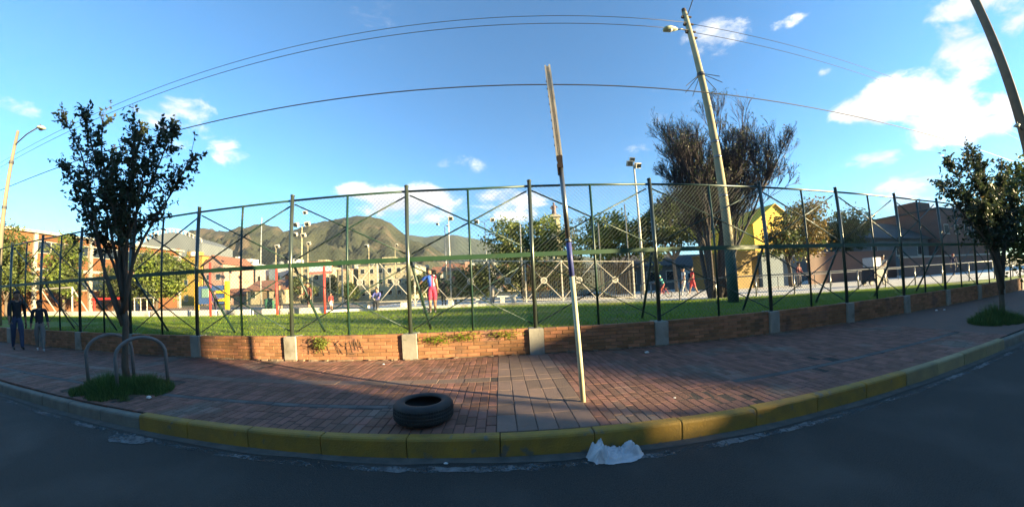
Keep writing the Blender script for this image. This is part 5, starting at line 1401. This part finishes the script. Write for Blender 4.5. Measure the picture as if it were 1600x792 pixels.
    for i in range(rings):
        for k in range(12): hb.f.append((b0 + i * 12 + k, b0 + (i + 1) * 12 + k, b0 + (i + 1) * 12 + (k + 1) % 12, b0 + i * 12 + (k + 1) % 12)); hb.m.append(0)
    hb.build('cap' if hat else 'hair', hat or HAIR, o, True)
    return o
def C3(top, leg, shoe): return (flat(top, .75), flat(leg, .75), flat(shoe, .6))
person('person', 'person in a dark jacket and jeans walking on the left pavement, taller one', (-14.6, 5.15, 0), 100, 1.76, C3((.02, .02, .024), (.05, .07, .13), (.03, .03, .03)), legs=((16, 8), (-12, 12)), arms=((8, -14, 15), (8, 16, 20)), group='people on the left pavement', skin=SKIN2)
person('person', 'person in a dark top and pale trousers on the left pavement, shorter one', (-13.45, 5.35, 0), 110, 1.48, C3((.022, .024, .035), (.20, .19, .18), (.55, .55, .55)), legs=((14, 6), (-14, 14)), arms=((10, 10, 20), (10, -8, 15)), group='people on the left pavement', skin=SKIN2)
# football player: turned away, leaning over the ball, arm stretched out to the left
shirt = mat('striped_jersey', (.045, .10, .42), (.045, .09, .36), rough=.7, scale=1, spots=(.45, .035, .06), spot_scale=.01)
nt = shirt.node_tree; N_ = nt.nodes
tcx = N_.new('ShaderNodeTexCoord'); sx = N_.new('ShaderNodeSeparateXYZ'); nt.links.new(tcx.outputs['Object'], sx.inputs[0])
rp_ = N_.new('ShaderNodeValToRGB'); mrx = N_.new('ShaderNodeMapRange'); nt.links.new(sx.outputs['X'], mrx.inputs['Value']); mrx.inputs['From Min'].default_value = -.3; mrx.inputs['From Max'].default_value = .3
nt.links.new(mrx.outputs[0], rp_.inputs[0]); rp_.color_ramp.interpolation = 'CONSTANT'
els = rp_.color_ramp.elements; els[0].position = 0; els[0].color = (.03, .12, .60, 1); els[1].position = .46; els[1].color = (.45, .03, .07, 1)
e = els.new(.60); e.color = (.60, .55, .56, 1); e = els.new(.70); e.color = (.48, .03, .08, 1); e = els.new(.82); e.color = (.60, .55, .56, 1)
nt.links.new(rp_.outputs[0], N_['Principled BSDF'].inputs['Base Color'])
person('person', 'football player in a blue and red jersey about to kick the ball', (-2.86, 12.35, .46), -12, 1.92, (shirt, flat((.50, .035, .10), .7), flat((.65, .63, .60), .5)),
       lean=14, side=-9, legs=((-4, 4), (6, 6)), arms=((46, 18, 22), (12, 0, 25)), shorts=True, sleeves='short')
ball = empty('football', (-3.12, 12.28, .60), label='dark patterned football at the player\'s feet', cat='ball')
bmb = bmesh.new(); bmesh.ops.create_icosphere(bmb, subdivisions=3, radius=.125); me = bpy.data.meshes.new('shell'); bmb.to_mesh(me); bmb.free(); me.materials.append(flat((.10, .10, .11), .45)); me.polygons.foreach_set('use_smooth', [True] * len(me.polygons)); link('shell', me, ball)
pt = MB(); rnd = random.Random(2)
for v in [(0, 0, 1), (.9, 0, .45), (.28, .85, .45), (-.72, .53, .45), (-.72, -.53, .45), (.28, -.85, .45), (.72, .53, -.45), (-.28, .85, -.45), (-.9, 0, -.45), (-.28, -.85, -.45), (.72, -.53, -.45), (0, 0, -1)]:
    d = Vector(v).normalized(); u = d.orthogonal().normalized(); w = d.cross(u)
    pt.add([d * .1265 + (u * math.cos(2 * PI * k / 5) + w * math.sin(2 * PI * k / 5)) * .045 for k in range(5)], [(0, 1, 2, 3, 4)])
pt.build('panels', flat((.55, .55, .55), .45), ball)
person('person', 'person in olive uniform and red cap standing behind the bench', (-2.75, 17.5, .47), 200, 1.72, C3((.075, .075, .035), (.07, .07, .035), (.02, .02, .02)), hat=flat((.35, .06, .05), .6), arms=((12, 10, 70), (12, 5, 40)))
person('person', 'person in dark clothes close beside the person in olive uniform', (-3.45, 17.9, .47), 170, 1.66, C3((.03, .03, .03), (.03, .03, .035), (.02, .02, .02)), arms=((10, 20, 80), (10, 0, 10)))
person('person', 'person in a black top leaning forward beside the short concrete bench', (-.42, 15.95, .47), 75, 1.78, C3((.016, .018, .016), (.25, .23, .22), (.3, .3, .3)), lean=28, legs=((14, 24), (-4, 10)), arms=((8, 44, 8), (8, 40, 10)), sleeves='long')
person('person', 'person in blue seated on the long bench', (-6.85, 16.3, .47), 180, 1.55, C3((.10, .11, .38), (.03, .03, .04), (.3, .3, .3)), sit=True, lean=10, arms=((10, 40, 40), (10, 40, 40)))
person('person', 'child in bright yellow behind the football player', (-4.75, 17.9, .47), 190, 1.05, C3((.65, .52, .05), (.6, .5, .06), (.3, .3, .3)), arms=((30, 10, 20), (12, 10, 20)))
person('person', 'person in black standing on the court right of the middle red post', (-12.78, 16.0, .42), 150, 1.70, C3((.016, .016, .018), (.02, .02, .022), (.45, .45, .45)), arms=((16, 20, 60), (14, 10, 30)), shorts=True)
person('person', 'person in dark red near the sunlit fence post', (-11.15, 16.4, .42), 200, 1.74, C3((.14, .035, .03), (.06, .03, .03), (.4, .4, .4)), shorts=True, arms=((10, 0, 10), (20, 20, 40)), legs=((8, 4), (-10, 14)))
person('person', 'person in dark purple jogging past the play unit', (-18.9, 17.0, .42), 80, 1.55, C3((.06, .04, .10), (.04, .03, .06), (.3, .3, .3)), legs=((22, 14), (-16, 30)), arms=((8, 30, 60), (8, -20, 50)), lean=8)
person('person', 'child in a red shirt and white shorts by the far court edge', (-10.78, 18.2, .42), 170, 1.12, C3((.40, .06, .06), (.65, .64, .62), (.3, .3, .3)), shorts=True)
person('person', 'walker in white beside the walker in red', (10.55, 16.0, .475), -75, 1.62, C3((.50, .52, .55), (.55, .54, .52), (.5, .5, .5)), legs=((16, 6), (-14, 14)), arms=((8, 10, 20), (8, -10, 20)), sleeves='short')
person('person', 'walker in a red top with bare legs', (11.05, 15.9, .475), -70, 1.62, C3((.55, .03, .05), (.55, .06, .07), (.5, .5, .5)), legs=((-14, 10), (16, 4)), arms=((12, 10, 60), (16, -5, 40)), shorts=True, sleeves='short')
kid = person('person', 'child in a teal hooded top riding a small bicycle', (8.68, 15.0, .60), -80, 1.12, C3((.10, .45, .40), (.25, .06, .06), (.6, .6, .6)), lean=22, legs=((40, 40), (14, 40)), arms=((10, 55, 10), (10, 55, 10)), hat=flat((.16, .55, .48), .6))
bk = empty('bicycle', (8.62, 15.0, .475), label='small child bicycle under the child in teal', cat='bicycle', rz=0)
for nm, x in (('wheel', -.36), ('wheel', .34)):
    w_ = MB().lathe([(.17, -.015), (.20, -.015), (.20, .015), (.17, .015)], (x, 0, .20), 18, rot=Matrix.Rotation(PI / 2, 3, 'X'), close=True)
    for k in range(6): w_.box((x, 0, .2), (.36, .006, .006), Matrix.Rotation(k * PI / 6, 3, 'Y'))
    w_.build('wheel', M['black'], bk)
MB().tube([(-.36, 0, .2), (-.24, 0, .55), (.18, 0, .5), (.34, 0, .2)], .015, 6).tube([(-.24, 0, .50), (0, 0, .22), (.18, 0, .48)], .015, 6).build('frame', M['red_metal'], bk)
MB().tube([(-.24, 0, .55), (-.22, 0, .66)], .012, 6).tube([(-.2, -.2, .68), (-.2, .2, .68)], .012, 6).build('handlebar', M['galv'], bk)
MB().bbox((.20, 0, .53), (.2, .09, .05), .02).build('saddle', M['black'], bk)
person('person', 'person in grey pushing a cart along the walkway on the right', (21.6, 11.9, .475), -85, 1.72, C3((.50, .50, .46), (.30, .29, .27), (.6, .6, .6)), lean=8, legs=((22, 8), (-20, 24)), arms=((8, 42, 30), (8, 42, 30)), sleeves='short')
ct = empty('vendor_cart', (20.4, 11.85, .475), label='dark two-wheeled vendor cart with a pale box on top', cat='cart')
MB().bbox((0, 0, .62), (1.05, .7, .75), .02).build('body', flat((.02, .022, .03), .6), ct)
MB().bbox((-.1, 0, 1.28), (.75, .6, .50), .03).build('box', flat((.42, .45, .48), .5), ct)
MB().tube([(.5, -.25, .95), (.95, -.25, 1.05), (.95, .25, 1.05), (.5, .25, .95)], .02, 6).build('handle', M['galv'], ct)
for x, y in ((-.35, -.38), (-.35, .38), (.35, -.38), (.35, .38)):
    MB().lathe([(.0, -.03), (.2, -.03), (.22, 0), (.2, .03), (.0, .03)], (x, y, .22), 16, rot=Matrix.Rotation(PI / 2, 3, 'X')).build('wheel', M['black'], ct)
person('person', 'person in dark red seated by the far low handrail', (19.6, 16.2, .475), 180, 1.6, C3((.22, .05, .06), (.05, .05, .08), (.4, .4, .4)), arms=((10, 10, 30), (10, 10, 30)))
person('person', 'person with a red cap behind the far right handrail', (35.0, 13.6, .475), 90, 1.68, C3((.06, .05, .10), (.05, .05, .07), (.3, .3, .3)), hat=flat((.45, .08, .05), .6), legs=((14, 6), (-12, 12)))

# ================================================================== AIR: thin evening haze
hz = MB().box((-550, 1100, 230), (6000, 3500, 464)).build('haze', [], kind='stuff')
hzm = bpy.data.materials.new('haze'); hzm.use_nodes = True
for n_ in list(hzm.node_tree.nodes):
    if n_.type != 'OUTPUT_MATERIAL': hzm.node_tree.nodes.remove(n_)
pv = hzm.node_tree.nodes.new('ShaderNodeVolumePrincipled')
pv.inputs['Color'].default_value = (.80, .88, 1.0, 1); pv.inputs['Density'].default_value = 0.00005; pv.inputs['Anisotropy'].default_value = 0.0
hzm.node_tree.links.new(pv.outputs[0], hzm.node_tree.nodes['Material Output'].inputs['Volume'])
hz.data.materials.append(hzm)
hz['label'] = 'thin blue evening haze'
